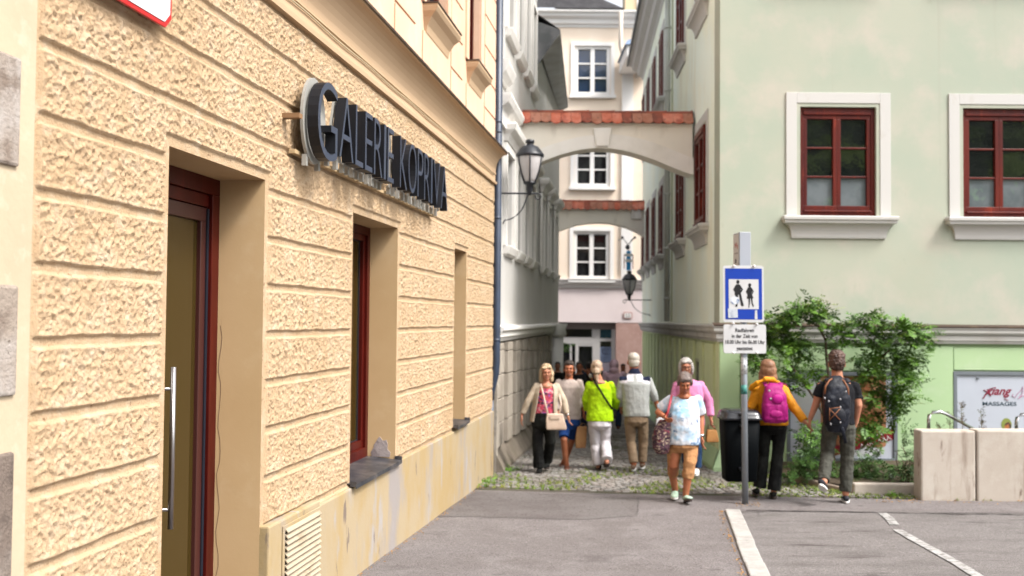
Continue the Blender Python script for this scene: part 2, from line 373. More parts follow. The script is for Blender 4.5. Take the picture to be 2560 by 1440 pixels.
def heightwall(name, us, zs, parent, m):
    uu, zz = np.meshgrid(us, zs, indexing='ij'); h = relief(uu, zz)
    base = np.array(FL.o); P3 = base+uu[..., None]*np.array(FL.u)+zz[..., None]*np.array(FL.z)+h[..., None]*np.array(FL.n)
    P3 = P3-np.array(parent.location)
    nu, nz_ = uu.shape; idx = np.arange(nu*nz_).reshape(nu, nz_)
    cu_, cz_ = (us[:-1]+us[1:])/2, (zs[:-1]+zs[1:])/2; C, D = np.meshgrid(cu_, cz_, indexing='ij')
    keep = np.ones(C.shape, bool)
    for o in OPN: keep &= ~((C > o[0]) & (C < o[1]) & (D > o[2]) & (D < o[3]))
    q = np.stack([idx[:-1, :-1], idx[1:, :-1], idx[1:, 1:], idx[:-1, 1:]], -1)[keep]
    me = bpy.data.meshes.new(name); n = len(q)
    me.vertices.add(nu*nz_); me.vertices.foreach_set('co', P3.reshape(-1)); me.loops.add(n*4); me.loops.foreach_set('vertex_index', q.reshape(-1).astype(np.int32))
    me.polygons.add(n); me.polygons.foreach_set('loop_start', np.arange(n, dtype=np.int32)*4)
    me.polygons.foreach_set('use_smooth', np.ones(n, bool)); me.update(calc_edges=True); me.validate(); me.materials.append(m)
    o = bpy.data.objects.new(name, me); COL.objects.link(o); o.parent = parent; return o
mz = [m for o in OPN for m in (o[2], o[3])]; mu = [m for o in OPN for m in (o[0], o[1])]
USPL = 7.0
us1 = lines(U0, USPL, .0062, mu); us2 = lines(USPL, UE, .012, mu); us = np.concatenate([us1, us2[1:]])
heightwall('rusticated_wall', us, lines(ZB-.02, ZT, .0066, mz+[v+dv for kk in range(-4, 9) for v in (2.602-PITCHZ*kk, 2.602-PITCHZ*kk+PITCHZ-.042) for dv in (-.003, .003)]), gb, M_rust)
# reveals, plinth, mass behind
for (a, c, d, e), dep in ((DOOR, -.42), (W1, -.40), (W2, -.40)):
    b = MB()
    b.quad(FL(a, d, .001), FL(a, e, .001), FL(a, e, dep), FL(a, d, dep)); b.quad(FL(c, d, .001), FL(c, d, dep), FL(c, e, dep), FL(c, e, .001))
    b.quad(FL(a, e, .001), FL(c, e, .001), FL(c, e, dep), FL(a, e, dep)); b.quad(FL(a, d, .001), FL(c, d, .001), FL(c, d, dep), FL(a, d, dep))
    b.build('reveal', M_yel, gb)
b = MB()
for (a, c, d, e) in OPN[1:]:
    pass
M_dark = mat('dark room', (.03, .025, .02), .9)
b.box(FL, U0+.02, UE-.02, -1.2, 9.5, -8, -.44); b.build('inner_wall', M_dark, gb)
b = MB()
b.box(FL, U0, 4.977, -1.2, ZB, -.4, .025); b.box(FL, 6.184, 7.10, -1.2, ZB+.03, -.4, .062); b.box(FL, 7.10, 7.95, -1.2, ZB-.015, -.4, .040)
b.box(FL, 7.95, UE, -1.2, ZB, -.4, .032)
b.build('plinth', M_plin, gb, bevel=.012)
# ventilation grille
VG = (6.43, 7.06, -.62, .455)
b = MB(); b.frame(FL, VG[0]-.04, VG[1]+.03, VG[2], VG[3]+.035, .035, .063, .072); b.build('vent_frame', M_plin, gb, bevel=.003)
M_louv = mat('cream vent louvres', (.410, .339, .246), .6, layers=(((.292, .222, .147), 6, .5, .7),))
v = MB().box(FL, VG[0], VG[1], VG[2], VG[3], .0625, .0635).build('vent_backing', mat('vent shadow', (.035, .02, .012), .9), gb)
b = MB(); z = VG[2]+.02
while z < VG[3]-.01:
    b.add([FL(VG[0], z, .088), FL(VG[1], z, .088), FL(VG[1], z+.026, .066), FL(VG[0], z+.026, .066), FL(VG[0], z+.006, .090), FL(VG[1], z+.006, .090), FL(VG[1], z+.031, .069), FL(VG[0], z+.031, .069)],
          [(0, 1, 2, 3), (7, 6, 5, 4), (0, 4, 5, 1), (3, 2, 6, 7), (0, 3, 7, 4), (1, 5, 6, 2)]); z += .0385
b.build('louvre', M_louv, gb)
# cornice with a cove
prof = [(-.1, ZT-.002), (.046, ZT-.002), (.05, ZT+.03), (.022, ZT+.04), (.022, ZT+.135), (.034, ZT+.14), (.034, ZT+.152), (.024, ZT+.156)]
for i in range(9):
    t = i/8*math.pi/2; prof.append((.026+.155*(1-math.cos(t)), ZT+.16+.27*math.sin(t)))
prof += [(.19, ZT+.433), (.19, ZT+.455), (-.1, ZT+.47)]
MB().profile(FL, prof, U0-.05, UE+.03).build('cornice', M_cove, gb)
MB().profile(FL, [(.0, ZT+.478), (.200, ZT+.4585), (.204, ZT+.440), (.206, ZT+.440), (.206, ZT+.462), (.0, ZT+.490)], U0-.05, UE+.04).build('cornice_flashing', M_flash, gb)
MB().tube([FL(u, ZT+.12-.012*math.sin((u-3.9)*2.2)**2, .034) for u in np.linspace(3.9, 14.3, 60)], .006, 6).build('cable', mat('pale cable', (.5, .42, .28), .6), gb, True)
# upper facade
WU = [(5.0, 6.3), (7.55, 8.75), (10.2, 11.2), (12.45, 13.25)]; ZU = 5.0
b = MB(); ed = [U0-.03]
for a, c in WU: ed += [a, c]
ed.append(UE)
for i in range(0, len(ed), 2): b.box(FL, ed[i], ed[i+1], ZT+.46, 9.6, -.4, .004)
for a, c in WU: b.box(FL, a, c, ZT+.46, ZU, -.4, .004); b.box(FL, a, c, ZU+1.9, 9.6, -.4, .004)
M_yelu = mat('light yellow render', (.770, .514, .366), .85, layers=(((.704, .457, .309), 1.0, .4, .7), ((.814, .572, .433), 3, .55, .8), ((.605, .389, .258), 4, .66, .82, (1, 1, .3))), bump=((60, .12, .004),))
b.build('upper_wall', M_yelu, gb)
b = MB()
for a, c in WU:
    for s0, s1 in ((a-.16, a-.01), (c+.01, c+.16)): b.box(FL, s0, s1, ZU+.02, 7.1, .005, .03)
    b.box(FL, a-.1, c+.1, ZU-.62, ZU-.27, .005, .022)
for a, c in ((3.92, 4.65), (6.6, 7.2), (9.05, 9.8), (11.45, 12.1), (13.6, 14.44)):
    z = ZT+.52
    while z < 9.2:
        b.box(FL, a, c, z, z+.40, .005, .020); z += .425
b.build('facade_panel', M_yelu, gb, bevel=.006)
for a, c in WU:
    f = MB().frame(FL, a, c, ZU, ZU+1.9, .07, -.16, -.08); f.box(FL, (a+c)/2-.03, (a+c)/2+.03, ZU+.07, ZU+1.83, -.15, -.09)
    f = f.build('window', M_wood, gb)
    MB().box(FL, a+.05, c-.05, ZU+.05, ZU+1.85, -.135, -.125).build('pane', glassmat('dark glass', (.02, .025, .03)), f)
    ms = MB(); lv = [(-.30, .01, .0), (-.27, .03, .02), (-.20, .045, .03), (-.12, .09, .05), (-.07, .14, .08), (-.03, .16, .09), (0, .16, .09)]
    ms.loft([[FL(a-x, ZU+v, .0), FL(c+x, ZU+v, .0), FL(c+x, ZU+v, d), FL(a-x, ZU+v, d)] for v, d, x in lv])
    ms.build('sill', M_cove, f); MB().box(FL, a-.10, c+.10, ZU+.001, ZU+.016, .0, .17).build('sill_flashing', M_flash, f)
# door ----------------------------------------------------------------------------
D = -.29
dr = MB(); dr.frame(FL, 4.98, 6.178, -.5, 2.648, .10, D-.10, D, 0.02); dr.box(FL, 5.09, 6.07, 2.47, 2.545, D-.075, D-.022)
dr = dr.build('door', M_wood, gb, bevel=.004)
lf = MB(); lf.frame(FL, 5.085, 6.075, -.5, 2.465, .085, D-.085, D-.03, .12); lf = lf.build('door_leaf', mat('dark timber leaf', (.05, .012, .010), .4, spec=.5), dr, bevel=.004)
MB().box(FL, 6.055, 6.085, -.45, 2.46, D-.028, D-.020).build('seal_strip', M_galu, dr)
MB().box(FL, 5.15, 6.01, -.4, 2.40, D-.065, D-.055).build('pane', M_gdoor, dr)
hb = MB(); hu = 5.52; hd = D+.055
hb.tube([FL(hu, .64, hd), FL(hu, 1.525, hd)], .0155, 14); h = hb.build('handle', M_steel, dr, True)
for z in (1.405, .745): MB().tube([FL(hu, z, hd), FL(hu-.03, z, D-.055)], .0095, 10).build('handle_bracket', M_steel, dr, True)
# crack running down the plaster of the door reveal
fr3 = Fr(FL(DOOR[1], 0, 0), FL.n, -FL.u); b = MB(); q = [(-.27+.010*math.sin(i*1.3)+random.gauss(0, .004)+(.03 if i > 26 else 0)*((i-26)/6), 1.75-.07*i) for i in range(34)]
for (x0_, z0_), (x1_, z1_) in zip(q[:-1], q[1:]): b.quad(fr3(x0_-.0018, z0_, .002), fr3(x1_-.0018, z1_, .002), fr3(x1_+.0018, z1_, .002), fr3(x0_+.0018, z0_, .002))
b.build('plaster_crack', mat('plaster crack', (.16, .10, .06), .9), gb)
# shop windows
for (a, c, d, e) in (W1, W2):
    f = MB(); f.frame(FL, a, c, d+.02, e, .075, D-.08, D+.03, .09); f.frame(FL, a+.07, c-.07, d+.10, e-.07, .06, D-.07, D+.005, .08)
    f = f.build('window', M_wood, gb, bevel=.004)
    MB().box(FL, a+.12, c-.12, d+.16, e-.12, D-.05, D-.04).build('pane', M_gdoor, f)
    MB().frame(FL, a+.125, c-.125, d+.175, e-.125, .012, D-.039, D-.028).build('seal', M_seal, f)
    b = MB(); b.add([FL(a-.03, d+.025, D+.02), FL(c-.005, d+.025, D+.02), FL(c+.004, d-.005, .062), FL(a-.07, d-.005, .075), FL(a-.07, d-.035, .08), FL(c+.004, d-.035, .067)], [(0, 1, 2, 3), (3, 2, 5, 4)])
    b.box(FL, a-.072, a-.06, d-.02, d+.02, .03, .078); b.box(FL, c-.008, c+.004, d-.02, d+.03, .0, .066)
    sb = b.build('sill', M_zinc, f); so_ = sb.modifiers.new('t', 'SOLIDIFY'); so_.thickness = .006
# grey repair patch on the window reveal
b = MB(); pts = []
for i in range(14):
    t = i/13*math.pi; pts.append((-.135+.085*math.cos(t)*(1+.15*math.sin(9*t)), W1[2]+.02+.17*math.sin(t)*(1+.12*math.cos(7*t))))
fr2 = Fr(FL(W1[1], 0, 0), FL.n, -FL.u); b.prism(fr2, pts, .0, .006)
b.build('mortar_patch', mat('grey mortar', (.34, .29, .28), .95, layers=(((.2, .16, .16), 8, .45, .6),), bump=((40, .6, .01),)), gb)
# street name plate (cut by the picture's edge)
st = empty('street_sign', FL(4.4, 3.2, .03), 'white enamel plate with red border and clipped corners high on the yellow wall', 'sign')
def octo(a, c, d, e, k): return [(a+k, d), (c-k, d), (c, d+k), (c, e-k), (c-k, e), (a+k, e), (a, e-k), (a, d+k)]
MB().prism(FL, octo(3.86, 4.845, 3.185, 3.62, .055), .055, .070).build('border', mat('red enamel', (.55, .008, .012), .3, spec=.6), st, bevel=.003)
MB().prism(FL, octo(3.882, 4.823, 3.207, 3.598, .05), .0705, .074).build('plate', mat('white enamel', (.680, .680, .697), .25, spec=.6), st, bevel=.002)
# letters -------------------------------------------------------------------------
sg = empty('shop_sign', FL(6.4, 2.9, .2), 'dark blue block letters on a rail fixed above the shop window of the yellow wall', 'shop sign')
M_let = mat('dark blue letter', (.007, .009, .017), .38, spec=.5, layers=(((.010, .014, .026), 6, .5, .7),))
M_letf = mat('lit blue grey letter face', (.030, .042, .075), .35, spec=.5)
M_let = mat('shaded letter return', (.006, .007, .011), .5, spec=.3)  # letter faces lighter, sides darker: lighting contrast put into the colours
M_wht = mat('pale acrylic', (.324, .316, .291), .5)
LD = .205
def letter(ch, u, wdt, v, hgt):
    cvx = bpy.data.curves.new('l', 'FONT'); cvx.body = ch; cvx.size = 1; cvx.extrude = .5; cvx.resolution_u = 6; cvx.offset = -.016
    to = bpy.data.objects.new('l', cvx); COL.objects.link(to); bpy.context.view_layer.update()
    me = bpy.data.meshes.new_from_object(to.evaluated_get(bpy.context.evaluated_depsgraph_get())); V = np.array([x.co for x in me.vertices]); F = [tuple(p.vertices) for p in me.polygons]
    bpy.data.objects.remove(to); bpy.data.meshes.remove(me)
    mn, mx = V.min(0), V.max(0)
    def put(gr, d0, d1, m, nm):
        T = (V-mn)/(mx-mn)
        o = MB().add([FL(u-gr+p[0]*(wdt+2*gr), v-gr+p[1]*(hgt+2*gr), d0+p[2]*(d1-d0)) for p in T], F).build(nm, m, sg)
        if nm == 'letter':
            o.data.materials.append(M_letf)
            for pg in o.data.polygons: pg.material_index = 1 if pg.normal.dot(FL.n) > .7 else 0
        return o
    l = put(0, LD-.075, LD, M_let, 'letter')
    if ch == 'G' and hgt > .46:
        MB().prism(FL, [(u+wdt/2+(wdt/2+.022)*math.cos(t), v+hgt/2+(hgt/2+.028)*math.sin(t)) for t in np.linspace(0, 2*math.pi, 28)[:-1]], LD-.115, LD-.095).build('letter_backing', M_wht, l)
    else:
        put(.0, LD-.105, LD-.09, M_wht, 'letter_backing')
    for su in (u+wdt*.2, u+wdt*.8):
        MB().box(FL, su-.018, su+.018, v-.055, v+.02, LD-.13, LD-.100).build('spacer', M_wht, l)
ws = dict(G=.42, A=.33, L=.2, E=.2, R=.24, I=.06, K=.25, O=.30, P=.22, V=.30)
seq = 'GALERIE KOPRIVA'; gap = .052; tot = sum(ws[c] if c != ' ' else .11 for c in seq)+gap*(len(seq)-1); sc = 3.93/tot; u = 6.54
for i, c in enumerate(seq):
    if c == ' ': u += (.11+gap)*sc; continue
    wd = ws[c]*sc
    letter(c, u, wd, 2.86 if i == 0 else 2.925, .525 if i == 0 else .44); u += wd+gap*sc
MB().box(FL, 6.52, u+.02, 2.872, 2.90, .015, .06).build('mounting_rail', mat('ochre rail', (.465, .338, .188), .7), sg, bevel=.003)
MB().box(FL, 6.40, 6.46, 3.08, 3.11, .01, .13).build('mounting_arm', mat('rust arm', (.25, .14, .07), .6), sg)
# neighbour house at the far left -------------------------------------------------------
nb = empty('stone_pilaster_house', FL(3.2, -.1, 0), 'cream plastered house edge with weathered grey corner stones left of the yellow wall', 'building')
MB().box(FL, 1.2, U0-.006, -1.2, 9, -6, .008).build('wall', mat('cream plaster', (.50, .405, .285), .88, layers=(((.45, .36, .25), 2.2, .42, .66), ((.40, .32, .24), 5, .58, .76, (1, 1, .5)), ((.54, .45, .34), 9, .56, .74)), bump=((40, .3, .006), (7, .2, .01))), nb)
M_stone = mat('weathered sandstone', (.300, .247, .203), .95, layers=(((.390, .352, .323), 3, .45, .65), ((.195, .150, .120), 7, .55, .7), ((.135, .105, .083), 45, .6, .72)), bump=((60, .7, .012), (9, .4, .02)))
M_stoned = mat('dark sandstone', (.173, .135, .112), .95, layers=(((.255, .217, .188), 4, .45, .65), ((.098, .075, .064), 9, .5, .7)), bump=((60, .8, .014), (9, .4, .02)))  # darker tone for the lowest stone
for d, e, m in ((2.36, 2.775, M_stone), (1.50, 1.915, M_stone), (-.5, 1.29, M_stoned), (3.3, 3.7, M_stone)):
    b = MB().box(FL, 2.2, 3.80+random.uniform(-.01, .01), d, e, 0, .024).build('quoin', m, nb, bevel=.015)
# ================================================================ DOWNPIPE on the yellow corner
M_pipe = mat('blue grey painted pipe', (.028, .045, .082), .42, layers=(((.018, .026, .045), 3, .4, .7), ((.08, .10, .13), 18, .64, .76)), spec=.5)
dp = empty('downpipe', P(1241, 1180, 14.35), 'dark blue grey downpipe at the far corner of the yellow building', 'downpipe')
def PV(px, py, Y=14.35): return P(px, py, Y)
pa = PV(1245.5, 300); pb = PV(1241.5, 880); dv = Vector((pa.x, pa.y, 0))
xt = pa.x
MB().tube([(xt, 14.35, 9.5), (xt, 14.35, PV(1243, 905).z), (xt-.012, 14.35, PV(1243, 935).z), (xt-.07, 14.37, PV(1243, 975).z), (xt-.08, 14.37, PV(1243, 1000).z)], .059, 14).build('pipe', M_pipe, dp, True)
MB().tube([(xt-.08, 14.37, PV(1243, 985).z), (xt-.08, 14.37, gz(14.4)-.02)], .05, 14).build('lower_pipe', mat('grey iron pipe', (.12, .15, .20), .5, layers=(((.2, .22, .25), 12, .5, .7),)), dp, True)
for py in (305, 330, 545, 850):
    z = PV(1243, py).z; MB().tube([(xt, 14.35, z-.02), (xt, 14.35, z+.02)], .060, 14).tube([(xt-.04, 14.36, z), (xt-.16, 14.30, z)], .01, 6).build('pipe_clamp', M_pipe, dp, True)
# ================================================================ GREY-WHITE HOUSE (left side of the alley)
A2 = math.atan(305/FPX)
FW = Fr((-.25-14.55*.1225, 0, 0), (math.sin(A2), math.cos(A2), 0), (math.cos(A2), -math.sin(A2), 0))
ca2 = 1/math.cos(A2)
M_gw = mat('grey white render', (.467, .455, .436), .88, layers=(((.420, .405, .372), 1.0, .4, .7, (1, 1, .4)), ((.390, .365, .328), 2.5, .58, .8, (1, 1, .25))), bump=((40, .12, .005),))
M_gwt = mat('grey white trim', (.714, .692, .660), .8, layers=(((.520, .487, .444), 3, .55, .8, (1, 1, .4)),))
M_gbase = mat('weathered base blocks', (.347, .305, .256), .92, layers=(((.247, .214, .173), 1.6, .42, .68), ((.181, .157, .132), 5, .6, .75)), bump=((40, .4, .01),))
M_plinth2 = mat('mossy base slope', (.225, .188, .150), .95, layers=(((.143, .120, .090), 2, .42, .65), ((.090, .105, .045), 4, .6, .7)), bump=((40, .5, .015),))
hw = empty('grey_white_house', FW(16, -.5, 0), 'tall grey white house with many window hoods lining the left of the alley', 'building')
ua, ub, uc = 14.62*ca2, 20.4*ca2, 27.2*ca2
Z1, Z2 = 1.48, 1.70
WZ = [(2.96, 4.45), (6.38, 8.0)]
wy = [(15.55, 16.45), (16.95, 17.65), (18.15, 18.8), (19.35, 20.0)]; wu = [(a*ca2, c*ca2) for a, c in wy]
wy2 = [(21.6, 22.2), (23.3, 23.9), (25.2, 25.8)]; wu2 = [(a*ca2, c*ca2) for a, c in wy2]
def wallstrip(b, fr, a, c, z0, z1, wins, rows, dep=-.4, d=0):
    """wall with rectangular holes (wins x rows)"""
    ed = [a]
    for p, q in wins: ed += [p, q]
    ed.append(c)
    for i in range(0, len(ed), 2): b.box(fr, ed[i], ed[i+1], z0, z1, dep, d)
    for p, q in wins:
        zz = [z0]
        for r in rows: zz += [r[0], r[1]]
        zz.append(z1)
        for i in range(0, len(zz), 2): b.box(fr, p, q, zz[i], zz[i+1], dep, d)
b = MB(); wallstrip(b, FW, ua, ub, Z2-.1, 10.5, wu, WZ); wallstrip(b, FW, ub+.001, uc, Z2-.1, 7.7, wu2, [(2.96, 4.45)], d=-.03)
b.box(FW, ua, uc, -1.6, 9, -6, -.45); b.box(FW, ua, ua+.02, 1.4, 10.4, -.46, -.02)
b.build('wall', M_gw, hw)
M_gdark = glassmat('alley window glass', (.05, .055, .06), .06)
for ws_, rows in ((wu, WZ), (wu2, [(2.96, 4.45)])):
    for a, c in ws_:
        for r in rows:
            f = MB().frame(FW, a, c, r[0], r[1], .07, -.2, -.13); f.box(FW, (a+c)/2-.03, (a+c)/2+.03, r[0]+.07, r[1]-.07, -.19, -.14)
            f = f.build('window', M_gwt, hw)
            MB().box(FW, a+.05, c-.05, r[0]+.05, r[1]-.05, -.18, -.17).build('pane', M_gdark, f)
            MB().loft([[FW(a-.10-x, r[0]+v, 0), FW(c+.10+x, r[0]+v, 0), FW(c+.10+x, r[0]+v, d), FW(a-.10-x, r[0]+v, d)] for v, d, x in ((-.15, .03, -.03), (-.12, .08, 0), (-.02, .12, .02), (.0, .12, .02))]).build('sill', M_gwt, f)
            s = MB(); s.box(FW, a-.14, a-.001, r[0], r[1]+.12, .001, .05); s.box(FW, c+.001, c+.14, r[0], r[1]+.12, .001, .05); s.box(FW, a, c, r[1], r[1]+.12, .001, .05)
            s.build('surround', M_gwt, f)
            if r[0] < 5:
                MB().loft([[FW(a-.16-x, r[1]+v, 0), FW(c+.16+x, r[1]+v, 0), FW(c+.16+x, r[1]+v, d), FW(a-.16-x, r[1]+v, d)] for v, d, x in ((.14, .06, 0), (.24, .10, .02), (.30, .19, .07), (.38, .21, .09), (.41, .20, .08))]).build('hood', M_gwt, f)
# the big hood beside the yellow corner, storey band, string course, pilasters
b = MB()
b.loft([[FW(ua-x*.2, v, 0), FW(ua+1.7*ca2+x, v, 0), FW(ua+1.7*ca2+x, v, d), FW(ua-x*.2, v, d)] for v, d, x in ((4.75, .05, 0), (4.95, .07, .0), (5.03, .17, .05), (5.12, .21, .08), (5.16, .20, .07))])
b.loft([[FW(ua, v, 0), FW(ua+.85*ca2+x, v, 0), FW(ua+.85*ca2+x, v, d), FW(ua, v, d)] for v, d, x in ((5.42, .05, 0), (5.50, .12, .05), (5.62, .17, .08), (5.66, .16, .07))])
b.build('corner_hood', M_gwt, hw)
b = MB().profile(FW, [(-.05, Z1), (.03, Z1), (.05, Z1+.04), (.08, Z1+.07), (.08, Z1+.13), (.13, Z1+.17), (.13, Z1+.21), (-.05, Z1+.25)], ua, uc); b.build('string_course', M_gwt, hw)
b = MB()
for k in range(8):
    pass
uu = ua+.1; base = MB(); col = MB(); wid = .62
base.box(FW, ua, uc, -1.6, Z1, -.4, -.13); base.box(FW, ua, ua+.1, -1.6, Z1, -.13, .04)
while uu < uc-.5:
    z = gz(uu)+.36; k = 0
    while z < Z1-.05:
        z2 = min(z+.36, Z1-.02); base.box(FW, uu, uu+wid, z, z2-.014, -.13, .045); z = z2; k += 1
    uu += 1.12
base.build('base_blocks', M_gbase, hw, bevel=.008)
b = MB(); n = 10
for i in range(n):
    p, q = ua+(uc-ua)*i/n, ua+(uc-ua)*(i+1)/n
    b.add([FW(p, gz(p)-.1, .16), FW(q, gz(q)-.1, .16), FW(q, gz(q)+.06, .14), FW(p, gz(p)+.06, .14), FW(q, gz(q)+.56, -.12), FW(p, gz(p)+.56, -.12), FW(p, gz(p)+.56, -.2), FW(p, gz(p)-.1, -.2)], [(0, 1, 2, 3), (3, 2, 4, 5)]+([(0, 3, 5, 6, 7)] if i == 0 else []))
b.build('sloping_plinth', M_plinth2, hw)
b = MB(); ce = FW(24.7*ca2, 0, .12)
b.tube([(ce.x, ce.y, gz(ce.y)), (ce.x, ce.y, Z1-.1)], .17, 16); b.tube([(ce.x, ce.y, Z1-.1), (ce.x, ce.y, Z1-.02), (ce.x, ce.y, Z1+.1), (ce.x, ce.y, Z1+.24)], [.18, .25, .22, .27], 16)
b.build('column', M_gwt, hw, True)
# far eave: dark roof edge with pale soffit
M_roofd = mat('dark grey roof sheet', (.10, .105, .11), .6, layers=(((.2, .2, .21), 3, .45, .7),))
M_soff = mat('grey soffit', (.612, .612, .612), .8, layers=(((.476, .459, .442), 2, .4, .7),))
E0, E1 = 20.1*ca2, 27.1*ca2; ZE = 7.62
b = MB(); b.add([FW(E0, ZE, .50), FW(E1, ZE, .20), FW(E1, ZE-.10, -.03), FW(E0, ZE-.75, -.03), FW(E0+.3, ZE-.1, .02)], [(0, 1, 2, 4), (0, 4, 3)])
b.build('soffit', M_soff, hw)
b = MB(); b.add([FW(E0, ZE, .505), FW(E1, ZE, .205), FW(E1, ZE+.06, .21), FW(E0, ZE+.08, .51), FW(E1, ZE+1.6, -1.6), FW(E0, ZE+1.6, -1.6), FW(E0, ZE+.3, -.05)], [(0, 1, 2, 3), (3, 2, 4, 5), (0, 3, 6)])
b.add([FW(E0-.005, ZE+.02, .50), FW(E0-.005, ZE+.28, -.03), FW(E0-.005, ZE-.75, -.03)], [(0, 1, 2)])
b.build('eave_roof', M_roofd, hw)
# ================================================================ GREEN HOUSE (right)
CX, CY = 3.13, 15.0
M_mint = mat('pale mint render', (.422, .442, .360), .88, layers=(((.380, .427, .345), .7, .4, .62), ((.474, .458, .386), 1.3, .5, .68), ((.435, .425, .340), .5, .54, .80), ((.340, .361, .280), 5, .64, .8, (1, 1, .4)), ((.371, .379, .310), 1.5, .60, .86, (3.5, 1, .10)), ((.433, .443, .370), 30, .62, .74)), bump=((50, .12, .004), (5, .12, .012)))
M_grn = mat('fresh green render', (.417, .569, .323), .85, layers=(((.380, .527, .299), 1.1, .4, .7), ((.483, .605, .390), 2.2, .55, .8), ((.399, .508, .304), 7, .66, .8, (1, 1, .4))), bump=((50, .1, .004),))
M_grns = mat('brightened olive green render', (.60, .68, .40), .85, layers=(((.54, .60, .36), 1.1, .4, .7), ((.50, .52, .32), 3, .58, .8, (1, 1, .3))), bump=((50, .1, .004),))  # base green lightened for the side wall, against the alley's shade
M_grnd = mat('olive green render', (.44, .46, .30), .88, layers=(((.50, .54, .38), .8, .45, .65), ((.36, .36, .24), 3, .6, .8, (1, 1, .3))), bump=((50, .1, .004),))
M_trim = mat('white window trim', (.551, .543, .521), .75, layers=(((.461, .424, .372), 4, .58, .8, (1, 1, .5)), ((.260, .201, .149), 9, .72, .82, (1.6, 1.6, .2))))
M_string = mat('stone string course', (.504, .495, .468), .85, layers=(((.378, .342, .297), 2.5, .5, .75, (.6, 1, 1)), ((.225, .189, .153), 10, .66, .78, (.5, 1, 2))))
M_red = mat('red brown window timber', (.121, .010, .003), .40, spec=.32, layers=(((.065, .004, .003), 3, .42, .68, (1, 1, .2)), ((.277, .034, .011), 14, .58, .75, (1, 1, .12))))
M_win = glassmat('window glass', (.006, .008, .007), .015, .9)
M_frost = mat('frosted pane', (.15, .17, .185), .12, spec=.8, layers=(((.10, .12, .13), 2.2, .4, .62), ((.16, .24, .17), 3.1, .58, .7)))
gh = empty('mint_green_house', (CX+2.5, CY+3, -.45), 'pale mint green corner house with red brown windows and brighter green ground floor', 'building')
FF = Fr((CX, CY, 0), (1, 0, 0), (0, -1, 0))
p1, p2 = Vector((3.40, 20.5, 0)), Vector((4.16, 31.8, 0)); p0 = Vector((CX, CY, 0))
d1_, d2_ = (p1-p0), (p2-p1)
F1 = Fr(p0, d1_, (-d1_.y, d1_.x, 0)); F2 = Fr(p1, d2_, (-d2_.y, d2_.x, 0)); L1, L2 = d1_.length, d2_.length
ZG, ZS = 1.50, 1.76
rows = [(3.40, 5.07), (7.18, 8.85)]
fw_ = [(1.215, 2.365), (3.68, 4.83), (6.15, 7.3)]
s1 = [(1.38, 2.52), (4.35, 5.42)]; s2 = [(3.4, 4.3), (5.8, 6.7), (8.1, 9.0), (10.35, 11.1)]
b = MB(); wallstrip(b, FF, 0, 12, ZS-.1, 11.5, fw_, rows); b.build('front_wall', M_mint, gh)
b = MB(); wallstrip(b, F1, .4, L1, ZS-.1, 11.5, s1, rows); wallstrip(b, F2, 0.0, L2, ZS-.1, 9.75, s2, rows); b.build('side_wall', mat('brightened olive mint render', (.807, .841, .698), .88, layers=(((.780, .860, .775), .6, .42, .62), ((.731, .725, .574), 1.5, .52, .76, (1, 1, .25)), ((.607, .580, .465), 5, .62, .8, (1, 1, .25))), bump=((50, .12, .004),)), gh)  # side wall paint lightened to make up for the alley's shade
b = MB(); b.box(FF, .001, .42, ZS-.1, 11.49, -.41, -.4005); b.add([F1(.001, ZS-.1, 0), F1(.41, ZS-.1, 0), F1(.41, 11.5, 0), F1(.001, 11.5, 0)], [(0, 1, 2, 3)]); b.build('corner_strip', M_mint, gh)
b = MB(); b.add([F1(.3, -2, -.5), F1(L1, -2, -.5), F2(L2-.3, -2, -.5), (12, 31, -2), (14, 15.5, -2), F1(.3, 11.4, -.5), F1(L1, 11.4, -.5), F2(L2-.3, 9.6, -.5), (12, 31, 11), (14, 15.5, 11)],
      [(0, 1, 6, 5), (1, 2, 7, 6), (2, 3, 8, 7), (3, 4, 9, 8), (4, 0, 5, 9), (5, 6, 7, 8, 9)]); b.build('inner_wall', M_dark, gh)
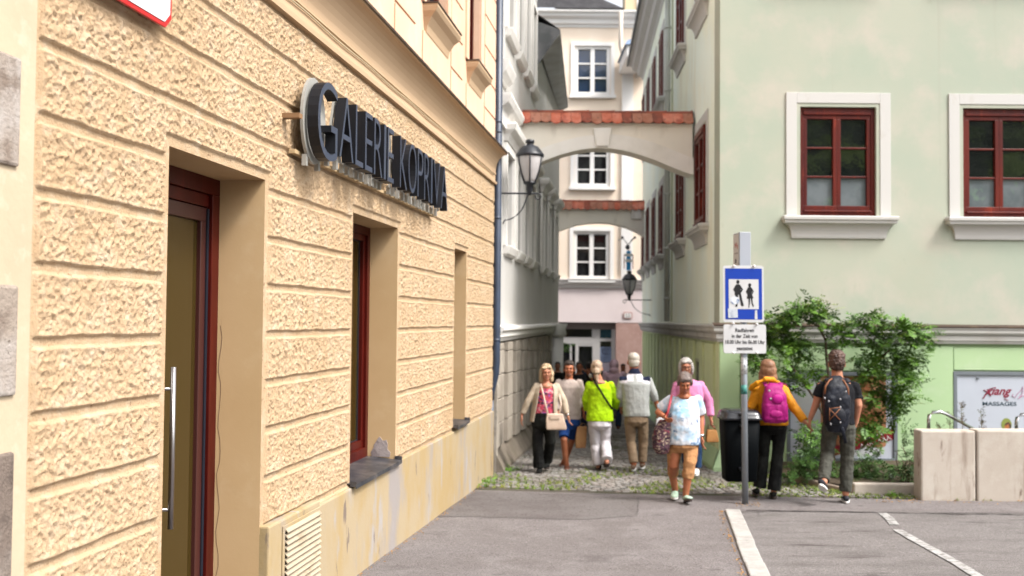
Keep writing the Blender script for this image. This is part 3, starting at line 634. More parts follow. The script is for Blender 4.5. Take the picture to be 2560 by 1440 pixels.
def oldwindow(fr, a, c, r, root, dd=-.075):
    z0, z1 = r; f = MB()
    f.frame(fr, a, c, z0, z1, .062, dd-.10, dd+.03, .075)
    m = (a+c)/2
    f.box(fr, a+.062, c-.062, z1-.062-.05, z1-.062, dd-.08, dd+.045); f.box(fr, a+.062, c-.062, z0+.075, z0+.10, dd-.06, dd+.06)
    f = f.build('window', M_red, root, bevel=.006)
    for (p, q) in ((a+.064, m-.001), (m+.001, c-.064)):
        lo, hi = z0+.105, z1-.115
        s = MB(); s.frame(fr, p, q, lo, hi, .058, dd-.06, dd+.02, .07)
        h = (hi-lo-.128)/3
        for k in (1, 2): s.box(fr, p+.058, q-.058, lo+.07+h*k-.014, lo+.07+h*k+.014, dd-.05, dd+.008)
        s.build('casement', M_red, f, bevel=.005)
        g = MB(); g.mi = 0; g.box(fr, p+.05, q-.05, lo+.07+h+.001, hi-.05, dd-.035, dd-.03); g.mi = 1; g.box(fr, p+.05, q-.05, lo+.06, lo+.07+h, dd-.035, dd-.03)
        g.build('pane', [M_win, M_frost], f)
    s = MB(); so1 = .215
    for (p, q, d, e) in ((a-so1, a-.055, z0-.02, z1+.215), (c+.055, c+so1, z0-.02, z1+.215), (a-.055, c+.055, z1+.055, z1+.215)): s.box(fr, p, q, d, e, .001, .022)
    s.build('surround', M_trim, f, bevel=.004)
    s = MB(); s.box(fr, a-.055, a-.001, z0, z1+.055, -.12, .012); s.box(fr, c+.001, c+.055, z0, z1+.055, -.12, .012); s.box(fr, a-.001, c+.001, z1+.001, z1+.055, -.12, .012); s.build('inner_surround', M_mint, f)
    lv = [(-.33, .03, .13), (-.31, .035, .14)]
    for i in range(8):
        t = i/7*math.pi/2; lv.append((-.31+.20*math.sin(t), .035+.105*(1-math.cos(t)), .14+.115*(1-math.cos(t))))
    lv += [(-.105, .15, .265), (-.06, .155, .27), (-.055, .175, .285), (-.015, .178, .287), (.0, .165, .275), (.012, .0, .27)]
    MB().loft([[fr(a-x, z0+v, -.02), fr(c+x, z0+v, -.02), fr(c+x, z0+v, d), fr(a-x, z0+v, d)] for v, d, x in lv]).build('sill', M_trim, f)
for a, c in fw_:
    for r in rows: oldwindow(FF, a, c, r, gh)
for a, c in s1:
    for r in rows: oldwindow(F1, a, c, r, gh, .025)
for a, c in s2:
    for r in rows: oldwindow(F2, a, c, r, gh, .03)
# string course round the corner
sp = [(-.05, ZG), (.035, ZG), (.045, ZG+.035), (.06, ZG+.05), (.06, ZG+.12), (.085, ZG+.135), (.105, ZG+.165), (.105, ZG+.21), (.12, ZG+.22), (.12, ZG+.245), (-.05, ZG+.275)]
b = MB()
k0 = [F2(L2, v, d) for d, v in sp]; k1 = [p1+Vector((F1.n+F2.n).normalized())*d+Vector((0, 0, v)) for d, v in sp]
kc = [p0+(F1.n+FF.n)*d+Vector((0, 0, v)) for d, v in sp]; k3 = [FF(12, v, d) for d, v in sp]
b.loft([k0, k1, kc, k3]); b.build('string_course', M_string, gh)
MB().profile(FF, [(.0, ZG+.279), (.118, ZG+.252), (.124, ZG+.238), (.126, ZG+.255), (.0, ZG+.288)], -.11, 12).build('flashing', M_flash, gh)
# ground floor
b = MB(); b.box(FF, .03, 12, -1.5, ZG+.05, -.4, -.035)
PX = lambda px: (P(px, 900, CY).x-CX)
b.box(FF, .0, .30, -1.5, ZG+.02, -.035, .01)
gw = [(PX(1967), PX(2243), P(2100, 1155, CY).z, P(2100, 930, CY).z), (PX(2383), PX(2383)+1.7, P(2450, 1160, CY).z, P(2450, 929, CY).z)]
ed = [.30, gw[0][0], gw[0][1], gw[1][0], gw[1][1]+.0, 12]
for i in range(0, 6, 2): b.box(FF, ed[i]+(.02 if i == 0 else .0), ed[i+1]-.0, -1.5, ZG-.04, -.035, .003)
for g in gw:
    b.box(FF, g[0]+.01, g[1]-.01, g[3]+.02, ZG-.06, -.035, .0); b.box(FF, g[0]+.001, g[1]-.001, -1.5, g[2]-.05, -.035, -.001)
b.build('green_base', M_grn, gh, bevel=.006)
M_gfr = mat('grey window frame', (.16, .18, .20), .5)
M_board = mat('white board', (.476, .510, .578), .35, spec=.5, layers=(((.451, .484, .552), 1.2, .45, .65),))
def gwin(g):
    f = MB().frame(FF, g[0], g[1], g[2], g[3], .055, -.034, .012, .06).build('shop_window', M_gfr, gh, bevel=.004)
    MB().box(FF, g[0]+.05, g[1]-.05, g[2]+.05, g[3]-.05, -.034, -.012).build('board', M_board, f)
    MB().loft([[FF(g[0]-.03, g[2]-.045, .004), FF(g[1]+.03, g[2]-.045, .004), FF(g[1]+.03, g[2]-.045, .05), FF(g[0]-.03, g[2]-.045, .05)], [FF(g[0]-.03, g[2]-.004, .004), FF(g[1]+.03, g[2]-.004, .004), FF(g[1]+.03, g[2]-.012, .05), FF(g[0]-.03, g[2]-.012, .05)]]).build('sill', M_string, f)
    return f
fA, fB = gwin(gw[0]), gwin(gw[1])
def ppx(px, py): q = P(px, py, CY); return q.x-CX, q.z
# poster in the left board: pale rounded panel, brown picture, dark red ribbon
M_pgrey = mat('poster grey', (.50, .52, .54), .4); M_pbrn = mat('poster brown', (.30, .12, .055), .4, layers=(((.50, .26, .14), 2.6, .45, .6), ((.06, .02, .02), 3.5, .55, .65)))
M_pred = mat('poster dark red', (.20, .008, .018), .4); M_line = mat('poster line', (.28, .12, .10), .5)
def rr(a, c, d, e, r, n=6):
    out = []
    for (x, y, t0) in ((c-r, d+r, -90), (c-r, e-r, 0), (a+r, e-r, 90), (a+r, d+r, 180)):
        for i in range(n+1): t = math.radians(t0+90*i/n); out.append((x+r*math.cos(t), y+r*math.sin(t)))
    return out
(a, e), (c, d) = ppx(1990, 950), ppx(2216, 1144)
ps = MB(); ps.prism(FF, rr(a+.03, c-.02, d+.02, e, .1), -.0115, -.010); ps = ps.build('poster', M_pgrey, fA)
b = MB(); (a1, e1), (c1, d1) = ppx(2052, 938), ppx(2216, 1118); b.prism(FF, rr(a1, c1, d1, e1, .05), -.0095, -.008); b.build('poster_picture', M_pbrn, fA)
rb = [ppx(2080, 1142), ppx(2080, 1118), ppx(2237, 1072), ppx(2237, 1098)]
MB().prism(FF, [(x, y) for x, y in rb], -.0075, -.006).build('poster_ribbon', M_pred, fA)
def squig(pts, m, par, r=.006, d=-.004):
    MB().tube([FF(x, y, d) for x, y in pts], r, 5).build('script', m, par)
M_wh = mat('white lettering', (.8, .8, .8), .5)
for (q0, q1, n) in (((2165, 1094), (2205, 1082), 4), ((2150, 1116), (2226, 1093), 7)):
    pts = []
    for i in range(n*8+1):
        t = i/(n*8); px = q0[0]+(q1[0]-q0[0])*t; py = q0[1]+(q1[1]-q0[1])*t
        pts.append(ppx(px+2.5*math.sin(t*n*6.28+1), py+5*math.cos(t*n*6.28)))
    squig(pts, M_wh, fA)
M_dred = mat('dark red lettering', (.22, .006, .03), .5); M_navy = mat('dark teal lettering', (.02, .05, .07), .5)
x0, z0_ = ppx(2458, 990); x1, _ = ppx(2528, 990); zt = ppx(2458, 969)[1]
text('xiang', FF, x0+.03, z0_+.02, -.010, .175, M_dred, 'lettering', fB, .002, 'LEFT', shear=.45, width=.42, offset=.004)
squig([ppx(2458, 997), ppx(2466, 985), ppx(2476, 972), ppx(2484, 970)], M_dred, fB, .010, -.008); squig([ppx(2460, 975), ppx(2468, 980), ppx(2478, 990)], M_dred, fB, .008, -.008)
squig([ppx(2518, 990), ppx(2512, 998), ppx(2521, 1001)], M_dred, fB, .006, -.008)
text('MASSAGES', FF, (ppx(2457, 1015)[0]+ppx(2542, 1015)[0])/2, ppx(2457, 1014)[1], -.010, .082, M_navy, 'lettering', fB, .002, 'CENTER', width=ppx(2542, 1015)[0]-ppx(2457, 1015)[0], offset=.001)
M_lil = mat('lilac lotus line', (.50, .28, .40), .5)
for pts in ([(2538, 995), (2544, 985), (2552, 978), (2558, 966), (2556, 985), (2546, 997)], [(2536, 993), (2531, 990), (2534, 985)], [(2546, 997), (2556, 990), (2566, 988)]): squig([ppx(*p) for p in pts], M_lil, fB, .006, -.008)
MB().prism(FF, [(ppx(2445, 946)[0]+.02*math.cos(t), ppx(2445, 946)[1]+.02*math.sin(t)) for t in np.linspace(0, 6.28, 12)[:-1]], -.011, .004).build('bolt', M_gfr, fB)
fx, fz = ppx(2517, 1062); MB().prism(FF, [(fx+.08*math.cos(t), fz+.10*math.sin(t)) for t in np.linspace(0, 6.28, 18)[:-1]], -.0115, -.009).build('picture', mat('green picture', (.22, .26, .06), .5), fB)
MB().prism(FF, [(fx+.02+.05*math.cos(t), fz-.02+.06*math.sin(t)) for t in np.linspace(0, 6.28, 14)[:-1]], -.0088, -.007).build('picture', mat('orange picture', (.45, .16, .05), .5, layers=(((.04, .03, .03), 14, .45, .55),)), fB)
# ground floor of the side wall: pilasters and dark slots
b = MB(); b.add([F1(.02, -1.5, -.03), F1(L1, -1.5, -.03), F2(L2, -1.5, -.03), F1(.02, ZG+.05, -.03), F1(L1, ZG+.05, -.03), F2(L2, ZG+.05, -.03)], [(0, 1, 4, 3), (1, 2, 5, 4)])
def pil(fr, a, c): b.box(fr, a, c, -1.4, ZG-.04, -.03, .02)
b.box(F1, .008, .34, -1.2, ZG+.02, -.03, .012)
for a, c in ((.55, 1.45), (1.75, 2.1), (2.9, 3.5), (3.9, 4.3), (5.0, 5.4)): pil(F1, a, c)
for k in range(10): pil(F2, .5+1.1*k, .95+1.1*k)
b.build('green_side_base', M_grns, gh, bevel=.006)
for fr, ls in ((F1, [(1.5, 1.72), (2.2, 2.8), (3.55, 3.8), (4.4, 4.9)]), (F2, [(1.05+1.1*k, 1.5+1.1*k) for k in range(9)])):
    for a, c in ls:
        f = MB().frame(fr, a, c, gz(fr(a, 0).y)+.75, ZG-.35, .05, -.03, -.012).build('slot_window', M_grnd, gh)
        MB().box(fr, a+.04, c-.04, gz(fr(a, 0).y)+.79, ZG-.39, -.0295, -.022).build('pane', M_gdark, f)
b = MB()
def slope(fr, a, c):
    for i in range(6):
        p, q = a+(c-a)*i/6, a+(c-a)*(i+1)/6; zp, zq = gz(fr(p, 0).y), gz(fr(q, 0).y)
        b.add([fr(p, zp-.15, .12), fr(q, zq-.15, .12), fr(q, zq+.08, .11), fr(p, zp+.08, .11), fr(q, zq+.34, .021), fr(p, zp+.34, .021)], [(0, 1, 2, 3), (3, 2, 4, 5), (0, 3, 5), (1, 4, 2)])
slope(F1, .0, L1); slope(F2, 0, L2)
b.add([p0+(F1.n+FF.n)*.11+Vector((0, 0, gz(15)-.2)), p0+(F1.n+FF.n)*.11+Vector((0, 0, gz(15)+.08)), p0+Vector((.0, -.021, gz(15)+.34)), FF(.3, gz(15)-.2, .11), FF(.3, gz(15)+.08, .11), FF(.3, gz(15)+.34, .021)], [(0, 3, 4, 1), (1, 4, 5, 2)])
b.build('sloping_plinth', M_grn, gh)
# roof cornice on the farther half, downpipe, conduit
b = MB().profile(F2, [(-.3, 9.55), (.02, 9.55), (.05, 9.62), (.16, 9.68), (.2, 9.80), (.34, 9.86), (.38, 9.98), (.46, 10.0), (.46, 10.06), (-.3, 10.2)], .4, L2); b.build('cornice', M_trim, gh)
MB().profile(F2, [(.47, 9.99), (.53, 9.99), (.53, 10.10), (-.6, 10.9), (-.6, 10.8), (.47, 10.07)], .35, L2).build('eave_roof', M_roofd, gh)
M_dpg = mat('pale downpipe', (.50, .52, .48), .5, layers=(((.38, .37, .33), 3, .5, .75),))
q = F2(1.35, 0, .09); b = MB().tube([(q.x, q.y, 9.7), (q.x, q.y, 7.3), (q.x, q.y, 1.8)], .06, 12)
for z in (8.3, 6.9, 5.4, 4.6, 3.4, 2.3): b.tube([(q.x, q.y, z-.025), (q.x, q.y, z+.025)], .075, 12)
b.build('downpipe', M_dpg, gh, True)
MB().box(F2, 1.0, 1.04, 1.8, 9.5, .0, .03).build('conduit', M_grnd, gh)
# ================================================================ ARCHES ACROSS THE ALLEY
M_arch = mat('pale grey arch render', (.84, .775, .675), .88, layers=(((.756, .714, .637), 1.0, .4, .7), ((.644, .588, .504), 3, .6, .82, (1, 1, .4))), bump=((40, .1, .005),))
M_archd = mat('arch band', (.832, .792, .739), .85, layers=(((.700, .660, .594), 1.6, .45, .75),))
M_tile = mat('red clay tile', (.546, .132, .069), .8, layers=(((.676, .253, .172), 2.6, .42, .62), ((.351, .081, .052), 6, .52, .7), ((.169, .081, .057), 9, .62, .72)), bump=((40, .3, .006),))
def arch(Y, intr, band, key, ztop, ztile, pxl, pxr, label, thick=.42):
    root = empty('street_arch', (P((pxl+pxr)/2, 400, Y).x, Y, ztile-.6), label, 'arch', 'arches across the alley')
    fr = Fr((0, Y, 0), (1, 0, 0), (0, -1, 0))
    def pt(px, py): q = P(px, py, Y); return q.x, q.z
    I = [pt(*p) for p in intr]
    xs = np.linspace(I[0][0], I[-1][0], 41); ix = [p[0] for p in I]; iz = [p[1] for p in I]
    co_ = np.polyfit(ix, iz, 4); zs = np.polyval(co_, xs)
    b = MB(); n = len(xs)
    fv = [fr(x, z, 0) for x, z in zip(xs, zs)]+[fr(x, ztile, 0) for x in xs]+[fr(x, z, -thick) for x, z in zip(xs, zs)]+[fr(x, ztile, -thick) for x in xs]
    fs = []
    for i in range(n-1): fs += [(i, i+1, n+i+1, n+i), (2*n+i+1, 2*n+i, 3*n+i, 3*n+i+1), (i+1, i, 2*n+i, 2*n+i+1), (n+i, n+i+1, 3*n+i+1, 3*n+i)]
    b.add(fv, fs); b.build('arch_wall', M_arch, root)
    if band:
        B = [pt(*p) for p in band]; cb = np.polyfit([p[0] for p in B], [p[1] for p in B], 4)
        b = MB(); x2 = np.linspace(B[0][0], B[-1][0], 31); k = len(x2); z1 = np.polyval(co_, x2); z2 = np.polyval(cb, x2)
        b.add([fr(x, z+.0, .03) for x, z in zip(x2, z1)]+[fr(x, z, .03) for x, z in zip(x2, z2)]+[fr(x, z, .0) for x, z in zip(x2, z1)]+[fr(x, z, .0) for x, z in zip(x2, z2)],
              [f for i in range(k-1) for f in ((i, i+1, k+i+1, k+i), (k+i, k+i+1, 3*k+i+1, 3*k+i), (2*k+i, 2*k+i+1, i+1, i))])
        b.build('arch_band', M_archd, root)
    if key: MB().prism(fr, [pt(*p) for p in key], .001, .075).build('keystone', M_archd, root, bevel=.01)
    # little tiled roof: beaver-tail tiles in two courses per side, ridge tiles on top
    x0, x1 = xs[0]-.03, xs[-1]+.01; tw = .178; nt_ = int((x1-x0)/tw); tw = (x1-x0)/nt_
    hgt = ztop-ztile
    def tile(cx, za, zb, da, db, w, sgn):
        out = []; m = 6
        prof = [(-w/2, zb)]+[(-w/2+w*i/m, za+ (hgt*.16)*(1-math.sin(math.pi*i/m))) for i in range(m+1)]+[(w/2, zb)]
        def D(z): t = (z-za)/(zb-za); return sgn(da+(db-da)*t)
        top = [fr(cx+x, z, D(z)+.0) for x, z in prof]; bot = [fr(cx+x, z-.018, D(z)-.004 if sgn(1) > 0 else D(z)+.004) for x, z in prof]
        k = len(prof); tl.add(top+bot, [tuple(range(k))]+[tuple(range(2*k-1, k-1, -1))]+[(i, (i+1) % k, k+(i+1) % k, k+i) for i in range(k)])
    for sgn in ((lambda d: d), (lambda d: -thick-d)):
        tl = MB(); tmat = [M_tile, mat('pale worn clay tile', (.460, .203, .135), .85, layers=(((.368, .133, .075), 5, .45, .65), ((.184, .086, .060), 11, .58, .7))), mat('dark clay tile', (.336, .089, .055), .85, layers=(((.179, .063, .045), 4, .45, .65), ((.470, .210, .140), 9, .58, .7)))]
        for i in range(nt_):
            j = random.uniform(-.012, .012); tl.mi = random.choice((0, 0, 1, 1, 2))
            tile(x0+tw*(i+.5), ztile-.03+j, ztop-.06, .115+random.uniform(-.01, .012), -.06, tw*.97, sgn)
        tl.build('roof_tile', tmat, root, smooth=False)
    rt = MB(); k = int((x1-x0)/.44); rl = (x1-x0)/k
    for i in range(k): rt.tube([(x0+rl*i+.004, Y+thick/2, ztop-.055), (x0+rl*(i+1)-.02, Y+thick/2, ztop-.05), (x0+rl*(i+1)+.02, Y+thick/2, ztop-.045)], [(.10, .06), (.105, .065), (.115, .072)], 10, side=(0, 1, 0))
    rt.build('ridge_tile', mat('dark red ridge tile', (.36, .10, .06), .85, layers=(((.22, .08, .06), 3, .45, .65), ((.45, .2, .14), 5, .55, .7))), root, True)
    MB().add([fr(x0, ztile-.01, .08), fr(x1, ztile-.01, .08), fr(x1, ztop-.08, -thick/2), fr(x0, ztop-.08, -thick/2), fr(x0, ztile-.01, -thick-.08), fr(x1, ztile-.01, -thick-.08)], [(0, 1, 2, 3), (3, 2, 5, 4), (0, 4, 5, 1)]).build('roof_bed', M_dark, root)
    return root
YA = 17.75
a1_ = arch(YA, [(1279, 433), (1360, 402), (1442, 377), (1500, 371), (1554, 375), (1617, 394), (1731, 437)], [(1330, 381), (1356, 369), (1420, 351), (1483, 338), (1527, 335), (1600, 349), (1660, 366), (1733, 397)],
      [(1482, 321), (1490, 367), (1521, 367), (1528, 321)], P(1500, 272, YA).z, P(1500, 306, YA).z, 1285, 1730, 'nearer arch over the alley with red tiled top and a keystone')
YB = 29.6
a2_ = arch(YB, [(1372, 592), (1400, 577), (1440, 563), (1490, 556), (1540, 561), (1580, 573), (1610, 590)], None, None, P(1500, 499, YB).z, P(1500, 522, YB).z, 1380, 1607, 'farther smaller arch over the alley with red tiled top and no keystone')
MB().box(Fr((0, YB, 0), (1, 0, 0), (0, -1, 0)), P(1580, 0, YB).x, P(1604, 0, YB).x, P(1590, 547, YB).z, P(1590, 525, YB).z, .001, .05).build('junction_box', M_gwt, a2_)
# ================================================================ CREAM HOUSE closing the alley
YC = 36.0; FC = Fr((0, YC, 0), (1, 0, 0), (0, -1, 0))
def pc(px, py): q = P(px, py, YC); return q.x, q.z
M_cream = mat('pale cream render', (.80, .675, .55), .88, layers=(((.76, .62, .50), .7, .4, .7), ((.82, .72, .61), 1.4, .5, .8)))
M_pinkw = mat('pale mauve render', (.756, .658, .652), .85, layers=(((.702, .602, .594), .8, .4, .7),))
M_brnst = mat('brown pink cladding', (.429, .273, .234), .7, layers=(((.364, .221, .189), 1.2, .4, .7), ((.507, .351, .305), 6, .5, .8)))
M_whp = mat('white paint', (.741, .722, .703), .6)
cb_ = empty('cream_house', (pc(1490, 800)[0], YC+1, gz(36)), 'pale cream house with white windows and a ground floor shop closing the alley', 'building')
cw = [((1446, 122), (1517, 230)), ((1445, 353), (1516, 459)), ((1443, 585), (1515, 690))]
cwin = []
for (p, q) in cw: (a, z1), (c, z0) = pc(*p), pc(*q); cwin.append((a, c, z0, z1))
b = MB(); zsc = pc(1490, 712)[1]; ztop = pc(1490, 68)[1]
xl, xr = -.6, 7
a, c = cwin[0][0], cwin[0][1]
b.box(FC, xl, a-.12, zsc, ztop, -.4, 0); b.box(FC, c+.12, xr, zsc, ztop, -.4, 0)
zz = [zsc]+[v for w_ in reversed(cwin) for v in (w_[2]-.12, w_[3]+.12)]+[ztop]
for i in range(0, len(zz), 2): b.box(FC, a-.12, c+.12, zz[i], zz[i+1], -.4, 0)
b.box(FC, xl, xr, -2, ztop, -8, -.6)
b.build('wall', M_cream, cb_)
M_bluew = glassmat('sky blue glass', (.015, .03, .07), .04, .8); M_blackw = glassmat('dark glass b', (.012, .012, .014), .05)
for i, (a, c, z0, z1) in enumerate(cwin):
    f = MB().frame(FC, a-.13, c+.13, z0-.13, z1+.13, .13, -.15, -.03); m = (a+c)/2
    f.box(FC, m-.075, m+.075, z0, z1, -.14, -.04); h = (z1-z0)/3
    for k in (1, 2): f.box(FC, a, m-.075, z0+h*k-.025, z0+h*k+.025, -.13, -.06); f.box(FC, m+.075, c, z0+h*k-.025, z0+h*k+.025, -.13, -.06)
    f = f.build('window', M_whp, cb_)
    MB().box(FC, a-.05, c+.05, z0-.05, z1+.05, -.128, -.12).build('pane', M_bluew if i == 0 else M_blackw, f)
    MB().frame(FC, a-.27, c+.27, z0-.13, z1+.24, .13, .001, .05, .0).build('surround', M_whp, f)
    MB().box(FC, a-.32, c+.32, z0-.24, z0-.13, .001, .16).build('sill', M_whp, f)
b = MB(); (xp0, zp), (xp1, _) = pc(1555, 165), pc(1583, 165); b.box(FC, xp0, xp1, zsc, zp, .001, .09); b.build('pilaster', M_whp, cb_)
b = MB().profile(FC, [(-.2, zsc-.12), (.03, zsc-.12), (.05, zsc-.02), (.10, zsc+.02), (.12, zsc+.12), (.16, zsc+.16), (.16, zsc+.21), (-.2, zsc+.24)], xl, xr); b.build('string_course', mat('grey white band', (.62, .58, .56), .7), cb_)
b = MB().profile(FC, [(-.2, ztop-.02), (.04, ztop-.02), (.06, ztop+.06), (.14, ztop+.10), (.16, ztop+.24), (.3, ztop+.32), (.34, ztop+.44), (.42, ztop+.46), (.42, ztop+.52), (-.2, ztop+.6)], xl, xr); b.build('cornice', M_whp, cb_)
M_slate = mat('dark slate roof', (.017, .015, .017), .75, layers=(((.036, .034, .036), 3, .45, .6), ((.084, .081, .081), 9, .62, .7)), bump=((14, .8, .05, (1, 1, 2)),))
zr = ztop+.56; xh = pc(1550, 30)[0]
MB().add([FC(xl, zr, .45), FC(xh+.1, zr, .45), FC(xh-3.6, zr+3.2, -4.0), FC(xl, zr+3.2, -4.0), FC(xh+.1, zr, -8.5)], [(0, 1, 2, 3), (1, 4, 2)]).build('roof', M_slate, cb_)
# downpipe of the cream house and ground floor
b = MB().tube([FC(*pc(1549, 40), .5), FC(*pc(1549, 120), .3), FC(*pc(1556, 145), .25), FC(*pc(1580, 165), .25), FC(*pc(1590, 180), .25), FC(*pc(1590, 200), .25)], .075, 10); b.build('downpipe', mat('cream pipe', (.66, .58, .5), .5), cb_, True)
zg0 = pc(1490, 806)[1]; zgr = gz(36)
MB().box(FC, xl, xr, zg0, zsc-.13, -.4, -.02).build('mauve_wall', M_pinkw, cb_)
MB().box(FC, pc(1540, 900)[0], xr, zgr-.3, zg0-.001, -.4, -.03).build('clad_pillar', M_brnst, cb_)
MB().box(FC, xl, pc(1540, 900)[0], zg0-.25, zg0-.003, -.4, -.25).build('shopfront_head', mat('dark mauve frame', (.22, .18, .175), .6), cb_)
sf = MB(); M_sff = mat('grey white shop frame', (.52, .50, .49), .5); dd0, dd1 = -.36, -.28
def sbox(p, q, mb=sf, d0=dd0, d1=dd1): (a, z1), (c, z0) = pc(*p), pc(*q); mb.box(FC, a, c, z0, z1, d0, d1)
sbox((1489, 809), (1501, 1010)); sbox((1531, 809), (1541, 1010)); sbox((1501, 809), (1531, 820)); sbox((1501, 846), (1531, 854)); sbox((1380, 843), (1489, 860)); sbox((1392, 818), (1402, 843)); sbox((1482, 818), (1489, 843), sf, dd0, dd1-.004)
sbox((1426, 862), (1430, 1000), sf, dd0, dd1-.006); sbox((1440, 860), (1447, 1000), sf, dd0, dd1-.002); sbox((1483, 860), (1489, 1000), sf, dd0, dd1-.004); sbox((1447, 860), (1483, 866), sf, dd0, dd1-.01)
sf = sf.build('shopfront', M_sff, cb_)
g = MB(); sbox((1380, 818), (1489, 1012), g, -.42, -.37); g.build('pane', M_blackw, sf)
g = MB(); sbox((1500, 820), (1532, 846), g, -.35, -.33); g.build('pane', mat('teal pane', (.0, .05, .095), .15, spec=.6), sf)
g = MB(); sbox((1500, 854), (1532, 1012), g, -.42, -.37); g.build('pane', M_blackw, sf)
g = MB(); sbox((1502, 868), (1530, 906), g, -.345, -.335); g.build('poster', mat('blue poster', (.21, .27, .42), .6), sf)
g = MB(); sbox((1502, 907), (1530, 930), g, -.345, -.335); g.build('poster', mat('lilac poster', (.48, .42, .50), .6), sf)
M_blk = mat('black lettering', (.01, .01, .012), .5)
fx, fz = pc(1516, 879)
text('JETZT', FC, fx, fz, -.332, .15, M_blk, 'lettering', sf, .004, width=.30); text('NEU', FC, pc(1516, 887)[0], pc(1516, 888)[1], -.332, .13, M_blk, 'lettering', sf, .004, width=.22)
for i, py in enumerate((893, 896.5, 900)):
    g = MB(); sbox((1504, py), (1522-3*i, py+1.2), g, -.333, -.331); g.build('poster_line', mat('grey print', (.10, .13, .2), .6), sf)
(a, z1), (c, z0) = pc(1558, 780), pc(1581, 797)
hn = MB().prism(FC, rr(a, c, z0, z1, .05), -.015, .01).build('house_number', mat('plaque rim', (.55, .33, .30), .5), cb_); MB().prism(FC, rr(a+.04, c-.04, z0+.035, z1-.035, .04), .0105, .02).build('plate', M_whp, hn)
text('12', FC, (a+c)/2, (z0+z1)/2-.06, .022, .17, M_blk, 'lettering', hn, .004)
# chimney, red roof and bay beyond
cr_ = empty('red_roof_house', (pc(1600, 20)[0], 40, 9), 'cream gable and red tiled roof showing above the alley end', 'building')
F4 = Fr((0, 40, 0), (1, 0, 0), (0, -1, 0))
def p4(px, py): q = P(px, py, 40); return q.x, q.z
(a, z1), (c, z0) = p4(1563, -40), p4(1592, 40); MB().box(F4, a, c, z0-4, z1, -1, 0).build('gable', mat('cream gable', (.66, .54, .36), .85), cr_)
(a2, z1) = p4(1592, -60); MB().box(F4, a2+.001, a2+.12, z0-4, z1, -1, .05).build('verge', M_whp, cr_)
MB().add([F4(a2+.12, z0-.1, .3), F4(a2+4, z0-.1, .3), F4(a2+4, z0+4, -3), F4(a2+.12, z0+4, -3)], [(0, 1, 2, 3)]).build('roof', mat('bright red tiles', (.50, .06, .02), .8, layers=(((.3, .04, .02), 7, .45, .6),), bump=((9, 1, .06),)), cr_)
by = empty('bay_window', (pc(1592, 130)[0], YC-.5, pc(1592, 150)[1]), 'small white bay with blue grey metal cap high in the alley', 'bay')
F5 = Fr((0, 33.5, 0), (1, 0, 0), (0, -1, 0))
def p5(px, py): q = P(px, py, 33.5); return q.x, q.z
(a, z1), (c, z0) = p5(1567, 112), p5(1600, 142); MB().box(F5, a, c+.6, z0, z1, -2.4, 0).build('wall', M_whp, by, bevel=.02)
MB().loft([[F5(a-.08, z1, .08), F5(c+.6, z1, .08), F5(c+.6, z1, -2.4), F5(a-.08, z1, -2.4)], [F5(a+.02, z1+.16, .0), F5(c+.6, z1+.16, .0), F5(c+.6, z1+.16, -2.4), F5(a+.02, z1+.16, -2.4)], [F5(a+.22, z1+.30, -.3), F5(c+.6, z1+.30, -.3), F5(c+.6, z1+.30, -2.1), F5(a+.22, z1+.30, -2.1)]]).build('cap', mat('blue grey sheet', (.16, .22, .32), .4, metal=.4), by)
MB().box(F5, a+.12, c-.05, z0-.14, z0-.001, -.6, -.05).build('corbel', M_gwt, by, bevel=.03)
